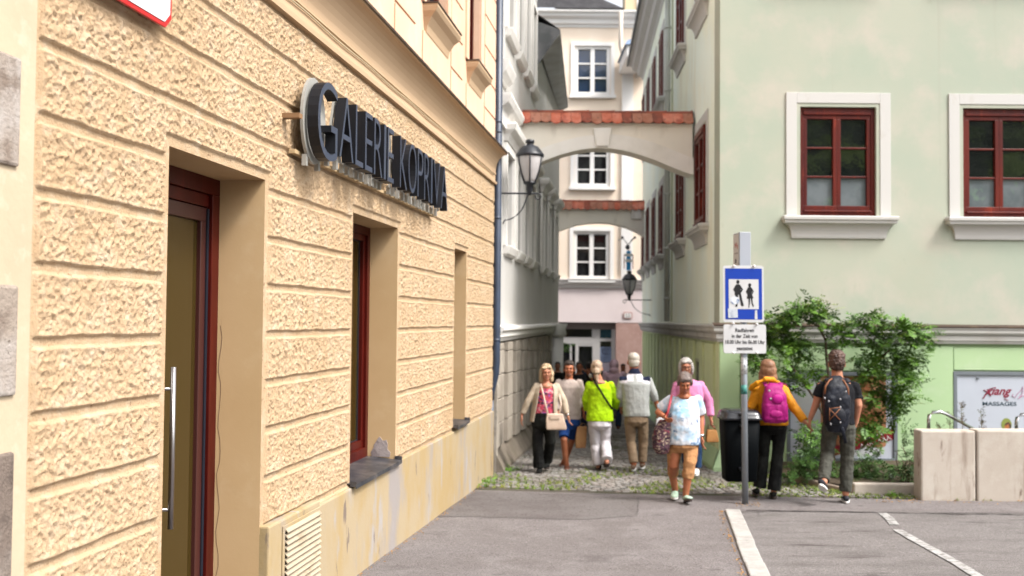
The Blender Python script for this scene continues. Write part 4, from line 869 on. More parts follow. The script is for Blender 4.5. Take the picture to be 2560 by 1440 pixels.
# ================================================================ LANTERNS
M_iron = mat('black iron', (.014, .016, .022), .38, spec=.5)
M_lglass = mat('milky lantern glass', (.52, .50, .50), .18, spec=.6, layers=(((.36, .34, .34), 2.2, .42, .65),))
def lantern(Y, px, pt_, pb_, wall, sgn, label):
    top, bot = P(px, pt_, Y), P(px, pb_, Y); H = top.z-bot.z; x = bot.x; zb = bot.z
    r = empty('street_lantern', (x, Y, zb), label, 'lantern', 'wall lanterns in the alley')
    def ring(z, rad, n=8): return [(x+rad*math.cos(6.2832*(j+.5)/n), Y+rad*math.sin(6.2832*(j+.5)/n), zb+z*H) for j in range(n)]
    def rnd(z, rad): return ring(z, rad, 20)
    R = H*.235
    MB().loft([rnd(.22, R*.42), rnd(.30, R*.55), rnd(.42, R*.76), rnd(.55, R*.90), rnd(.66, R*.97), rnd(.70, R*.97)]).build('glass', M_lglass, r, True)
    MB().loft([rnd(.685, R*1.06), rnd(.72, R*1.10), rnd(.745, R*1.02), rnd(.80, R*.86), rnd(.87, R*.62), rnd(.90, R*.30), rnd(.93, R*.22), rnd(.935, R*.34), rnd(.985, R*.34), rnd(1.0, R*.2)]).build('cap', M_iron, r, True)
    b = MB()
    for j in range(6):
        t = 6.2832*(j+.5)/6
        b.tube([(x+R*k*math.cos(t), Y+R*k*math.sin(t), zb+z*H) for z, k in ((.20, .40), (.30, .60), (.42, .80), (.55, .94), (.69, 1.0))], R*.055, 6)
    b.loft([rnd(.0, R*.12), rnd(.06, R*.2), rnd(.10, R*.26), rnd(.18, R*.28), rnd(.21, R*.5), rnd(.235, R*.5)]); b.build('cage', M_iron, r, True)
    wx = wall
    b = MB(); zz = zb+.03*H
    b.tube([(wx, Y, zz), (x+sgn*.13, Y, zz+.0)], .014, 8)
    b.tube([(x+sgn*.13+sgn*.04*math.sin(t), Y, zz-.045+.045*math.cos(t)) for t in np.linspace(0, 5.2, 14)], .010, 6)
    L = abs(x-wx)
    b.tube([(x-sgn*.02, Y, zz-.01)]+[(wx+sgn*(L*.88)*(math.cos(t)), Y, zz-.02-(.40*H/ .855)*math.sin(t)) for t in np.linspace(.25, 1.45, 10)]+[(wx+sgn*.02, Y, zz-.47*H/.855), (wx+sgn*.06, Y, zz-.40*H/.855)], .010, 6)
    b.build('bracket', M_iron, r, True)
lantern(15.2, 1324, 349, 488, FW(15.2*ca2, 0, 0).x, 1, 'black wall lantern with milky glass on an iron bracket beside the nearer arch')
lantern(27.8, 1573, 677, 752, F2(7.4, 0, 0).x, -1, 'small black wall lantern low on the green wall under the blue hanging sign')
# blue hanging sign above the far lantern
Yh = 28.6
hsn = empty('hanging_sign', P(1571, 640, Yh), 'small striped blue and white sign hanging high above the far lantern', 'sign')
Fh = Fr((0, Yh, 0), (1, 0, 0), (0, -1, 0))
def ph(px, py): q = P(px, py, Yh); return q.x, q.z
MB().prism(Fh, [ph(1566, 627), ph(1577, 627), ph(1577, 676), ph(1566, 676)], -.02, .02).build('panel', mat('bright blue enamel', (.04, .34, .72), .35), hsn)
b = MB()
for py in (638, 652): b.prism(Fh, [ph(1561, py-4), ph(1582, py-4), ph(1582, py+3), ph(1561, py+3)], .0205, .03)
b.build('stripe', M_whp, hsn)
b = MB()
for px in (1560.5, 1582.5): b.tube([Fh(*ph(px, 636)), Fh(*ph(px, 672))], .012, 6)
b.build('edge', mat('red edge', (.4, .02, .03), .4), hsn)
b = MB().ell(Fh(*ph(1569, 618)), (.07, .07, .07)).tube([Fh(*ph(1571, 627)), Fh(*ph(1570, 612)), Fh(*ph(1556, 594))], .012, 6).tube([Fh(*ph(1570, 612)), Fh(*ph(1587, 594))], .012, 6).tube([Fh(*ph(1556, 594)), Fh(*ph(1556, 594), -1)], .012, 6).tube([Fh(*ph(1587, 594)), Fh(*ph(1587, 594), -1)], .012, 6)
b.ell(Fh(*ph(1556, 594)), (.04, .04, .04)).ell(Fh(*ph(1587, 594)), (.04, .04, .04)); b.build('hanger', M_iron, hsn, True)
# ================================================================ SIGN POST
YS = G(1863, 1261).y
M_galv = mat('galvanised post', (.30, .33, .37), .45, metal=.5, layers=(((.22, .24, .27), 3, .45, .7, (1, 1, .3)), ((.40, .42, .44), 14, .58, .75)))
sp_ = empty('sign_post', G(1863, 1261), 'grey metal post with blue pedestrian zone sign and white text plate', 'sign post')
pb0, pt0 = G(1863, 1261), P(1858, 672, YS)
MB().tube([pb0-Vector((0, 0, .02)), pt0], .038, 16).build('post', M_galv, sp_, True)
FS = Fr((0, YS-.062, 0), (1, 0, 0), (0, -1, 0), (pt0-pb0).normalized())
def ps_(px, py):
    q = P(px, py, YS-.062); s = (q.z)/FS.z.z; return q.x-FS.z.x*s, s
M_sback = mat('sign white', (.576, .584, .600), .35, spec=.5, layers=(((.496, .496, .504), 3, .5, .8),)); M_sblue = mat('sign blue', (.008, .045, .36), .32, spec=.5)
(a, e), (c, d) = ps_(1806.5, 664), ps_(1909.5, 806)
pl = MB().prism(FS, rr(a, c, d, e, .03), 0, .012).build('traffic_sign', M_sback, sp_, bevel=.002)
(a1, e1), (c1, d1) = ps_(1812, 671), ps_(1905, 799); MB().prism(FS, rr(a1, c1, d1, e1, .008), .0125, .0145).build('blue_field', M_sblue, pl)
(a1, e1), (c1, d1) = ps_(1821, 698), ps_(1896, 773); MB().prism(FS, rr(a1, c1, d1, e1, .004), .015, .0165).build('white_field', M_sback, pl)
def disc(px, py, rx, ry=None, n=14):
    x, z = ps_(px, py); k = YS/FPX; ry = ry or rx; return [(x+rx*k*math.cos(t), z+ry*k*math.sin(t)) for t in np.linspace(0, 6.2832, n+1)[:-1]]
def sil(name, polys):
    b = MB()
    for i, p in enumerate(polys): b.prism(FS, p, .0168+.0002*i, .0180+.0002*i)
    b.build(name, M_blk, pl)
pp = lambda *a: [ps_(x, y) for x, y in a]
sil('man_figure', [disc(1844, 705, 4, 5), pp((1840, 711), (1848, 711), (1852, 716), (1851, 737), (1836, 737), (1836, 716)), pp((1838, 713), (1832, 724), (1838, 733), (1840, 730), (1835.5, 724), (1840, 718)), pp((1850, 713), (1857, 724), (1851, 733), (1848.5, 730), (1853, 724), (1848, 718)),
     pp((1846, 735), (1852, 735), (1855, 750), (1859, 764), (1856, 766), (1852, 764)), pp((1837, 735), (1845, 735), (1843, 752), (1843, 766), (1838, 768), (1839, 752))])
sil('woman_figure', [disc(1873.5, 713, 4, 5), pp((1870, 718), (1877, 718), (1880, 724), (1879, 735), (1883, 746), (1866, 747), (1868, 735), (1867, 724)), pp((1869, 719), (1864, 729), (1868, 737), (1870, 735), (1867, 729), (1871, 724)), pp((1878, 719), (1884, 729), (1879, 737), (1877.5, 735), (1881, 729), (1876, 724)),
     pp((1870, 746), (1874, 746), (1874, 758), (1872, 769), (1870, 770), (1871, 758)), pp((1876, 746), (1880, 746), (1881, 757), (1884, 766), (1881, 767), (1878, 758))])
M_stk = mat('pale sticker', (.62, .66, .72), .5, layers=(((.14, .2, .34), 30, .53, .6),)); M_stk2 = mat('silver sticker', (.50, .54, .60), .4, layers=(((.3, .34, .42), 16, .5, .6),))
MB().prism(FS, disc(1836, 751, 12, 10, 9), .0185, .0195).build('sticker', M_stk, pl)
MB().prism(FS, pp((1819, 771), (1843, 773), (1844, 794), (1820, 795)), .0185, .0195).build('sticker', M_stk2, pl)
MB().prism(FS, pp((1887, 776), (1892, 776), (1893, 798), (1886, 798)), .0148, .0158).build('sticker', M_sback, pl)
(a, e), (c, d) = ps_(1808, 811), ps_(1915, 884)
tp = MB().prism(FS, rr(a, c, d, e, .025), 0, .012).build('text_plate', M_sback, sp_, bevel=.002)
for s_, py, w_ in (('Radfahren', 830, 46), ('in der Zeit von', 844.5, 64), ('18.00 Uhr bis 06.00 Uhr', 859.5, 97), ('gestattet', 875, 40)):
    x, z = ps_(1861, py); text(s_, FS, x, z, .0135, .062, M_blk, 'lettering', tp, .002, width=w_*YS/FPX, offset=.0009)
for px, py in ((1834, 665), (1884, 665), (1832, 808), (1891, 810), (1833, 882), (1891, 882)):
    x, z = ps_(px, py); MB().tube([FS(x, z, -.004), FS(x, z, .03)], .0135, 10, rnd=True).build('clip', mat('bright clip', (.8, .8, .82), .3), pl if py < 800 else tp, True)
# grey box on the pole top, turned a little
bx0, bx1 = P(1849, 580, YS+.05), P(1877, 663, YS+.05); bl = P(1834, 583, YS+.30)
w_ = bx1.x-bx0.x
b = MB(); z1, z0 = bx0.z, bx1.z-.02
q = [Vector((bx0.x, YS+.05, 0)), Vector((bx1.x, YS+.05, 0)), Vector((bx1.x-(bx0.x-bl.x)*.9, YS+.32, 0)), Vector((bl.x, YS+.32, 0))]
b.add([v+Vector((0, 0, z0)) for v in q]+[v+Vector((0, 0, z1)) for v in q], [(0, 1, 5, 4), (1, 2, 6, 5), (2, 3, 7, 6), (3, 0, 4, 7), (4, 5, 6, 7), (3, 2, 1, 0)])
bxo = b.build('control_box', mat('grey lacquered box', (.37, .40, .46), .4, spec=.5), sp_, bevel=.006)
ed = (q[0]-q[3]); FB = Fr(q[3], ed, (-ed.y, ed.x, 0)); FB.n = Vector((ed.y, -ed.x, 0)).normalized(); FB.n = FB.n if FB.n.x < 0 else -FB.n; ln = ed.length
MB().box(FB, .02, ln-.02, z0+.02, z1-.02, .003, .006).build('label_panel', M_sback, bxo)
for u_, v_, m_ in ((.10, .24, mat('red print', (.4, .03, .03), .5)), (.15, .25, mat('red print', (.4, .03, .03), .5)), (.19, .22, mat('red print', (.4, .03, .03), .5)), (.09, .16, M_blk), (.14, .16, M_blk), (.19, .16, M_blk)):
    h_ = .05 if m_ is not M_blk else .015
    MB().box(FB, u_, u_+.022, z0+v_, z0+v_+h_, .0065, .008).build('print_mark', m_, bxo)
MB().box(FB, .11, .16, z0+.05, z0+.10, .0065, .008).build('print_mark', M_blk, bxo)
# stickers on the post
for (za, zb, m_) in ((893, 935, mat('torn white sticker', (.6, .62, .64), .6, layers=(((.2, .22, .25), 30, .5, .6),))), (962, 985, mat('green sticker', (.05, .22, .19), .5, layers=(((.02, .08, .07), 40, .5, .6),)))):
    pA, pB = P(1860, za, YS), P(1860.3, zb, YS); MB().tube([pA, pB], .0392, 16).build('sticker', m_, sp_, True)
# ================================================================ LITTER BIN hung behind the post
YBn = YS+.30
bt, bb = P(1848, 1046, YBn), P(1848, 1200, YBn); zb0, zb1 = bb.z, bt.z
M_bin = mat('black plastic', (.002, .003, .004), .62, spec=.06, bump=((30, .1, .004),))
bn = empty('litter_bin', (bb.x, YBn, gz(YBn)), 'black plastic litter bin with domed hood hung on the sign post', 'litter bin')
cx = P(1848, 1100, YBn).x; kx = YBn/FPX
def bring(z, w_, d_, n=28, e=.32):
    out = []
    for j in range(n):
        t = 6.2832*j/n; cs, sn = math.cos(t), math.sin(t); out.append((cx+w_*math.copysign(abs(cs)**e, cs), YBn+d_*math.copysign(abs(sn)**e, sn), z))
    return out
hw_ = 49*kx; bw = 39*kx
MB().loft([bring(zb0, bw*.94, .15), bring(zb0+.012, bw, .16), bring(zb0+(zb1-zb0)*.5, (hw_*.93+bw)/2, .18), bring(zb1, hw_*.93, .20), bring(zb1+.002, hw_*.5, .1)]).build('bin_body', M_bin, bn, True)
MB().loft([bring(zb1-.005, hw_*1.02, .222), bring(zb1+.022, hw_*1.03, .225), bring(zb1+.03, hw_*.98, .215), bring(zb1+.06, hw_*.97, .21), bring(zb1+.095, hw_*.88, .185), bring(zb1+.115, hw_*.70, .14), bring(zb1+.122, hw_*.4, .08)]).build('hood', mat('black shiny hood', (.007, .008, .012), .22, spec=.6), bn, True)
MB().box(WF, cx-.055, cx+.055, zb1+.045, zb1+.085, YBn-.22, YBn-.19).build('opening', mat('bin opening', (.003, .003, .004), .7), bn, bevel=.01)
MB().box(WF, pb0.x-.05, pb0.x+.03, zb1-.08, zb1-.05, YS+.02, YBn-.17).box(WF, pb0.x-.05, pb0.x+.03, zb0+.15, zb0+.18, YS+.02, YBn-.15).build('mount', M_iron, bn)
# ================================================================ CONCRETE WALL, RAILS, BED
M_conc = mat('pale concrete', (.468, .414, .360), .9, layers=(((.405, .351, .297), 1.2, .4, .65), ((.522, .477, .423), 3, .5, .75), ((.270, .211, .171), 2.6, .55, .72, (2.2, 2, .35)), ((.198, .144, .117), 5, .64, .74, (1.5, 1, .5)), ((.234, .180, .144), 26, .68, .8)), bump=((60, .3, .006), (8, .15, .01)))
YW = G(2310, 1252).y; xw0 = G(2303, 1252).x; ztw = P(2400, 1077, YW).z; xj = P(2441, 1200, YW).x
cwl = empty('concrete_wall', (xw0+1, YW, gz(YW)), 'low pale concrete wall of two slabs with dark streaks at the right edge', 'wall')
sl0 = Fr((xw0, YW, 0), (1, -.01, 0), (0, -1, 0))
MB().box(sl0, 0, xj-xw0-.008, gz(YW)-.2, ztw, -.24, 0).build('slab', M_conc, cwl, bevel=.022)
MB().box(sl0, xj-xw0+.008, 3.2, gz(YW)-.2, ztw+.012, -.24, 0).build('slab', M_conc, cwl, bevel=.022)
MB().box(sl0, xj-xw0-.02, xj-xw0+.02, gz(YW)-.2, ztw-.02, -.22, -.03).build('joint', mat('dark joint', (.06, .045, .035), .9), cwl)
M_rail = mat('stainless rail', (.55, .55, .56), .25, metal=1)
YR = YW+.5
def rl(*pts): return [P(x, y, YR+dz) for x, y, dz in pts]
def rail(pts, label):
    o = MB(); o.tube(pts, .022, 12); r = o.build('handrail', M_rail, None, True, at=tuple(pts[0])); tag(r, label, 'handrail', 'steel handrails behind the concrete wall'); return r
rail(rl((2322, 1110, 0), (2321.5, 1050, 0), (2323, 1038, 0), (2332, 1031, 0), (2350, 1030, 0), (2362, 1033, 0), (2400, 1054, .25), (2450, 1082, .6), (2490, 1105, .9)), 'stainless handrail bending down behind the left slab of the concrete wall')
rail(rl((2541, 1110, 0), (2540.5, 1058, 0), (2543, 1044, 0), (2552, 1037, 0), (2570, 1036, 0), (2640, 1060, .3)), 'stainless handrail at the right picture edge behind the concrete wall')
M_curb = mat('bed edging', (.50, .44, .38), .9, layers=(((.38, .33, .28), 3, .45, .7),), bump=((60, .4, .008),))
ke = empty('planting_bed', (4.4, 13.6, gz(13.6)), 'low concrete edged planting bed in front of the green ground floor', 'planting bed')
qa, qb, qc = G(1975, 1206), G(2135, 1238), G(2310, 1240)
FK = Fr((qb.x, qb.y, gz(qb.y)), (qc.x-qb.x, qc.y-qb.y, 0), (qc.y-qb.y, -(qc.x-qb.x), 0))
MB().box(FK, 0, (qc-qb).length+.4, -.1, .15, -.10, 0).build('edging', M_curb, ke, bevel=.02)
FK2 = Fr((qa.x, qa.y, gz(qa.y)), (qb.x-qa.x, qb.y-qa.y, 0), (qb.y-qa.y, -(qb.x-qa.x), 0))
MB().box(FK2, 0, (qb-qa).length-.02, -.1, .10, -.10, 0).build('edging', mat('stone edging', (.36, .29, .23), .9, layers=(((.26, .2, .16), 3, .45, .7),), bump=((50, .5, .01),)), ke, bevel=.02)
M_soil = mat('soil', (.075, .055, .035), .95, layers=(((.14, .10, .06), 6, .5, .65), ((.05, .07, .02), 3, .55, .7)), bump=((30, 1, .03),))
b = MB(); b.add([(qa.x, qa.y+.1, gz(qa.y)+.06), (qb.x, qb.y+.1, gz(qb.y)+.10), (qc.x+.5, qc.y+.1, gz(qc.y)+.11), (qc.x+.9, 14.99, gz(14.9)+.2), (qa.x, 14.99, gz(14.9)+.16)], [(0, 1, 2, 3, 4)]); b.build('soil', M_soil, ke)
# ================================================================ PLANTS
M_leaf = mat('leaf', (.060, .147, .011), .5, spec=.4, layers=(((.111, .235, .019), 2.2, .45, .62), ((.016, .052, .006), 3.4, .48, .66), ((.203, .294, .031), 7, .62, .72)))
M_leafd = mat('dark leaf', (.04, .10, .016), .5, layers=(((.08, .17, .028), 2.4, .45, .62), ((.015, .04, .008), 4, .5, .66)))
M_leafy = mat('young leaf', (.24, .34, .06), .55, layers=(((.12, .22, .03), 5, .45, .6), ((.34, .36, .10), 6, .55, .7)))
M_bark = mat('grey brown bark', (.10, .07, .05), .9, layers=(((.18, .14, .10), 6, .45, .65),), bump=((30, .6, .01, (1, 1, .3)),))
def spray(mb, o, d, ln, n, ls, droop=.4):
    """one compound leaf: leaflets in pairs along a bending stalk"""
    o = Vector(o); d = Vector(d).normalized(); sd_ = d.cross(Vector((random.gauss(0, .3), random.gauss(0, .3), 1))).normalized(); p = o
    for i in range(n):
        t = (i+1)/n; dd = (d+Vector((0, 0, -droop*t))).normalized(); p = p+dd*(ln/n)
        for s in (-1, 1):
            a = (dd*.55+sd_*s+Vector((0, 0, random.gauss(0, .25)))).normalized(); L = ls*(1-.35*abs(t-.45))*random.uniform(.8, 1.25); wv = dd.cross(a).cross(a).normalized()*(L*.22)
            m = p+a*L*.5; up = Vector((0, 0, L*.10*random.uniform(-1, 1))); mb.quad(p, m+wv+up, p+a*L, m-wv+up)
    a = dd; L = ls; wv = sd_*(L*.22); mb.quad(p, p+a*L*.5+wv, p+a*L, p+a*L*.5-wv)
def clump(mb, px, py, rx, ry, n, Y0, dY, ls=.05, ln=.20, tight=0):
    if tight:                                   # several dense sub-clumps with gaps between
        for _ in range(4):
            clump(mb, px+random.gauss(0, .5)*rx, py+random.gauss(0, .5)*ry, rx*.46, ry*.50, n//4, Y0+random.uniform(-.2, .2), dY*.5, ls, ln)
        return
    for _ in range(n):
        while True:
            x, y, z = random.gauss(0, .45), random.gauss(0, .45), random.gauss(0, .5)
            if x*x+y*y < 1.1: break
        o = P(px+x*rx, py+y*ry, Y0+z*dY); a = random.random()*6.28
        d = Vector((x*.6+math.cos(a)*.8, math.sin(a)*.7-.2, -y*.5+random.gauss(.1, .4)))
        spray(mb, o, d, ln*random.uniform(.7, 1.3), random.randint(4, 6), ls)
sh = empty('climbing_shrub', (P(2080, 1195, 14.3).x, 14.3, gz(14.3)), 'sprawling green shrub with feathery leaves climbing the green house wall', 'shrub')
mb = MB()
for c in ((1905, 850, 40, 45, 42), (1925, 815, 48, 30, 44), (2010, 790, 55, 26, 60), (2045, 775, 35, 22, 38), (1965, 845, 55, 30, 52), (2090, 835, 36, 24, 34), (1985, 900, 60, 30, 40), (1950, 945, 50, 30, 34), (1900, 890, 45, 26, 30), (2030, 985, 45, 40, 18),
          (2210, 835, 55, 34, 62), (2265, 830, 50, 26, 46), (2190, 810, 22, 22, 22), (2310, 850, 24, 20, 18), (2225, 890, 62, 36, 60), (2290, 905, 24, 32, 18), (2180, 930, 50, 34, 50), (2215, 980, 50, 48, 60), (2260, 985, 26, 40, 26), (2155, 890, 24, 18, 10), (2284, 962, 14, 22, 10), (2245, 1020, 26, 30, 20),
          (2040, 1075, 40, 36, 26), (2165, 1070, 36, 36, 26), (2180, 1020, 40, 40, 26), (2185, 1110, 30, 30, 20), (2020, 1120, 40, 36, 34)):
    clump(mb, *c[:4], int(c[4]*1.75), 14.35, .35, .072, .18, .62)
mb.build('foliage', M_leaf, sh)
mb = MB()
for pts in ([(2020, 765), (2038, 750), (2052, 738)], [(2192, 800), (2194, 785), (2197, 770)], [(1935, 800), (1918, 790), (1900, 786)], [(2100, 812), (2120, 808), (2140, 804)], [(2290, 822), (2310, 815), (2322, 812)], [(2015, 790), (2010, 770), (2008, 752)], [(2245, 1010), (2290, 1012), (2312, 1008)], [(2320, 850), (2338, 856)], [(2230, 800), (2236, 790)]):
    for p, q in zip(pts[:-1], pts[1:]):
        for k in range(7):
            t = k/7; a = random.random()*6.28; spray(mb, P(p[0]+(q[0]-p[0])*t, p[1]+(q[1]-p[1])*t, 14.2), (math.cos(a), math.sin(a), .5), .07, 2, .03)
for _ in range(70):
    c = random.choice(((2040, 775, 60, 25), (1960, 825, 60, 30), (2240, 830, 60, 30), (2190, 940, 60, 40)))
    a = random.random()*6.28; spray(mb, P(random.gauss(c[0], c[2]*.5), random.gauss(c[1], c[3]*.5), 14.05), (math.cos(a), -.5, .5), .14, 4, .04)
mb.build('young_shoots', M_leafy, sh)
b = MB()
for pts, r0_, r1_ in (([(2085, 1200), (2082, 1120), (2088, 1040), (2075, 960), (2065, 900), (2062, 850), (2045, 815), (2005, 795)], .032, .012), ([(2082, 1080), (2040, 1000), (1990, 930), (1950, 880), (1920, 850)], .022, .008), ([(2088, 1060), (2130, 980), (2175, 920), (2215, 880), (2260, 850), (2310, 850)], .026, .008), ([(2150, 950), (2200, 960), (2250, 980), (2285, 960)], .014, .006), ([(2062, 850), (2085, 830), (2100, 832)], .010, .005), ([(2215, 880), (2205, 830), (2195, 790)], .012, .005)):
    n = len(pts); b.tube([P(x+random.gauss(0, 2), y, 14.38+.05*math.sin(i*1.7)) for i, (x, y) in enumerate(pts)], [r0_+(r1_-r0_)*i/(n-1) for i in range(n)], 8)
b.build('branch', M_bark, sh, True)
def bush(name, clumps, label, cat, Y0, dY, m, ls=.045, ln=.16, root=None, group=None, stems=0):
    px, py = clumps[0][0], clumps[0][1]
    r = empty(name, G(px, root or 1200), label, cat, group); mb = MB()
    for c in clumps: clump(mb, *c[:4], int(c[4]*1.7), Y0, dY, ls*1.2, ln)
    mb.build('foliage', m, r)
    if stems:
        b = MB()
        for _ in range(stems):
            x = random.gauss(px, clumps[0][2]*.5); b.tube([P(x, 1205, Y0), P(x+random.gauss(0, 8), 1150, Y0), P(x+random.gauss(0, 18), random.uniform(clumps[0][1]-clumps[0][3], 1130), Y0)], [.006, .005, .003], 5)
        b.build('stem', M_bark, r, True)
bush('low_bush', [(2010, 1165, 45, 36, 70), (2050, 1120, 35, 40, 45), (1985, 1190, 30, 16, 26), (2070, 1180, 40, 22, 40)], 'bushy green plant at the bed left of the climbing shrub trunk', 'bush', 13.6, .3, M_leafd, .04, .14)
bush('low_bush', [(2170, 1170, 55, 30, 70), (2220, 1185, 55, 16, 50), (2140, 1190, 40, 14, 34)], 'dark green low plant in the bed under the poster window', 'bush', 13.5, .3, M_leafd, .04, .14)
bush('tall_weed', [(2268, 1150, 20, 40, 22), (2262, 1090, 12, 26, 9), (2288, 1130, 20, 40, 12), (2270, 1190, 30, 14, 20)], 'thin leggy weed beside the left end of the concrete wall', 'weed', 13.0, .15, M_leafd, .035, .12, stems=7)
# dry weeds showing over the concrete wall
M_dry = mat('dry weed', (.12, .085, .04), .9, layers=(((.16, .17, .06), 8, .45, .6), ((.07, .03, .02), 14, .5, .65)))
for i, (px, top, n) in enumerate(((2373, 1035, 10), (2407, 1010, 18), (2455, 1020, 14), (2348, 1065, 6))):
    o = P(px, 1085, YR+.1); r = empty('dry_weed', (o.x, o.y, gz(o.y)), ('brown dry weed stalk crossing the bend of the left handrail', 'tallest dry weed with a green tip in front of the white board', 'dark dry weed where the left handrail meets the wall top', 'small dry seed head just over the top of the left concrete slab')[i], 'weed', 'dry weeds behind the concrete wall')
    b = MB(); tp_ = P(px+random.uniform(-4, 4), top, YR+.1); b.tube([(o.x, o.y, gz(o.y)), o, tp_], [.006, .005, .002], 5); b.build('stem', M_dry, r)
    mb = MB()
    for k in range(n*2):
        t = random.random()**.7; p = o.lerp(tp_, t); a = random.random()*6.28; spray(mb, p, (math.cos(a)*.5, math.sin(a)*.5, .8), .06, 3, .022)
    mb.build('leaves', M_dry, r)
# weeds at the foot of the yellow wall and grey house, leaf litter on the kerb
for (px, py, n, sz, lb) in ((1205, 1210, 40, 26, 'bright green weed tuft at the foot of the yellow wall by the downpipe'), (1275, 1180, 24, 22, 'small weed tuft at the foot of the grey house beside the downpipe'), (2235, 1245, 14, 14, 'small weed tuft on the cobbles in front of the concrete wall')):
    g = G(px, py); r = empty('weed_tuft', g, lb, 'weed', 'weed tufts'); mb = MB()
    for k in range(n):
        a = random.random()*6.28; s = sz*g.y/FPX; x, y_ = g.x+random.gauss(0, s*.55), g.y+random.gauss(0, s*.5); spray(mb, (x, y_, gz(y_)), (math.cos(a)*.6, math.sin(a)*.6, .8), random.uniform(.05, .12), 3, .032)
    mb.build('leaves', mat('bright weed', (.13, .30, .02), .6, layers=(((.26, .34, .05), 9, .5, .65), ((.06, .14, .02), 7, .5, .65))), r)
M_lit = mat('dry leaf litter', (.42, .22, .06), .9, layers=(((.22, .12, .05), 20, .45, .6),))
mb = MB()
def bit(x, y_, s):
    a = random.random()*6.28; z = gz(y_)+.012; dx, dy = math.cos(a)*s, math.sin(a)*s
    mb.quad((x-dx, y_-dy, z), (x+dy*.5, y_-dx*.5, z+random.random()*.01), (x+dx, y_+dy, z+.004), (x-dy*.5, y_+dx*.5, z+random.random()*.01))
for _ in range(150):
    t = random.random()**1.3; q = K0.lerp(K1, t*1.05); bit(q.x-.11-abs(random.gauss(0, .025)), q.y+random.gauss(0, .03), random.uniform(.006, .016))
for _ in range(260):
    t = random.random(); u = 7.2+7*t; q = FL(u, 0, .05+abs(random.gauss(0, .035))); bit(q.x, q.y, random.uniform(.005, .014))
for _ in range(160):
    q = G(random.uniform(2180, 2560), random.gauss(1255, 3)); bit(q.x, q.y, random.uniform(.006, .018))
for _ in range(60):
    q = G(random.uniform(1840, 1900), random.gauss(1262, 4)); bit(q.x, q.y, random.uniform(.006, .016))
tag(mb.build('leaf_litter', M_lit), 'dry leaf litter and crumbs along the kerb and wall foot', 'leaf litter', kind='stuff')
# leafy twig poking out beside the shop door at the alley end
tw = empty('potted_tree', P(1395, 900, 27.5), 'green leafy branches beside the dark shop entrance at the alley end', 'plant'); mb = MB()
for c in ((1385, 865, 16, 16, 30), (1400, 872, 14, 10, 22), (1384, 895, 8, 14, 14), (1382, 930, 8, 20, 14)): clump(mb, *c, 27.5, .2, .09, .25)
mb.build('foliage', mat('bright leaf', (.14, .34, .03), .5, layers=(((.06, .18, .02), 3, .45, .6),)), tw)
q0, q1 = P(1378, 870, 27.5), P(1378, 990, 27.5); MB().tube([(q0.x, 27.5, gz(27.5)), q1, q0], [.04, .03, .015], 8).build('trunk', M_bark, tw, True)
# ================================================================ PEOPLE
M_skin = mat('skin', (.425, .180, .103), .55, layers=(((.493, .221, .136), 9, .45, .65), ((.357, .122, .071), 5, .55, .75)), spec=.4)
M_skint = mat('tanned skin', (.357, .118, .053), .55, layers=(((.425, .154, .075), 9, .45, .65), ((.289, .082, .035), 5, .55, .75)), spec=.4)
M_eye = mat('eye', (.02, .014, .012), .3); M_lip = mat('lips', (.24, .065, .045), .55); M_brow = mat('brow', (.16, .085, .05), .8)
def cloth(name, c, c2=None, rough=.85, extra=(), sc=5):
    c2 = c2 or tuple(x*.8 for x in c)
    return mat(name, c, rough, spec=.2, layers=((c2, sc, .45, .75),)+tuple(extra), bump=((9, .45, .03, (1, 1, .55)), (24, .35, .012, (1, 1, .6)), (260, .15, .002)))
def hairmat(name, c, c2): return mat(name, c, .5, spec=.4, layers=((c2, 22, .4, .65, (1, 1, .25)),), bump=((60, .6, .01, (1, 1, .2)),))
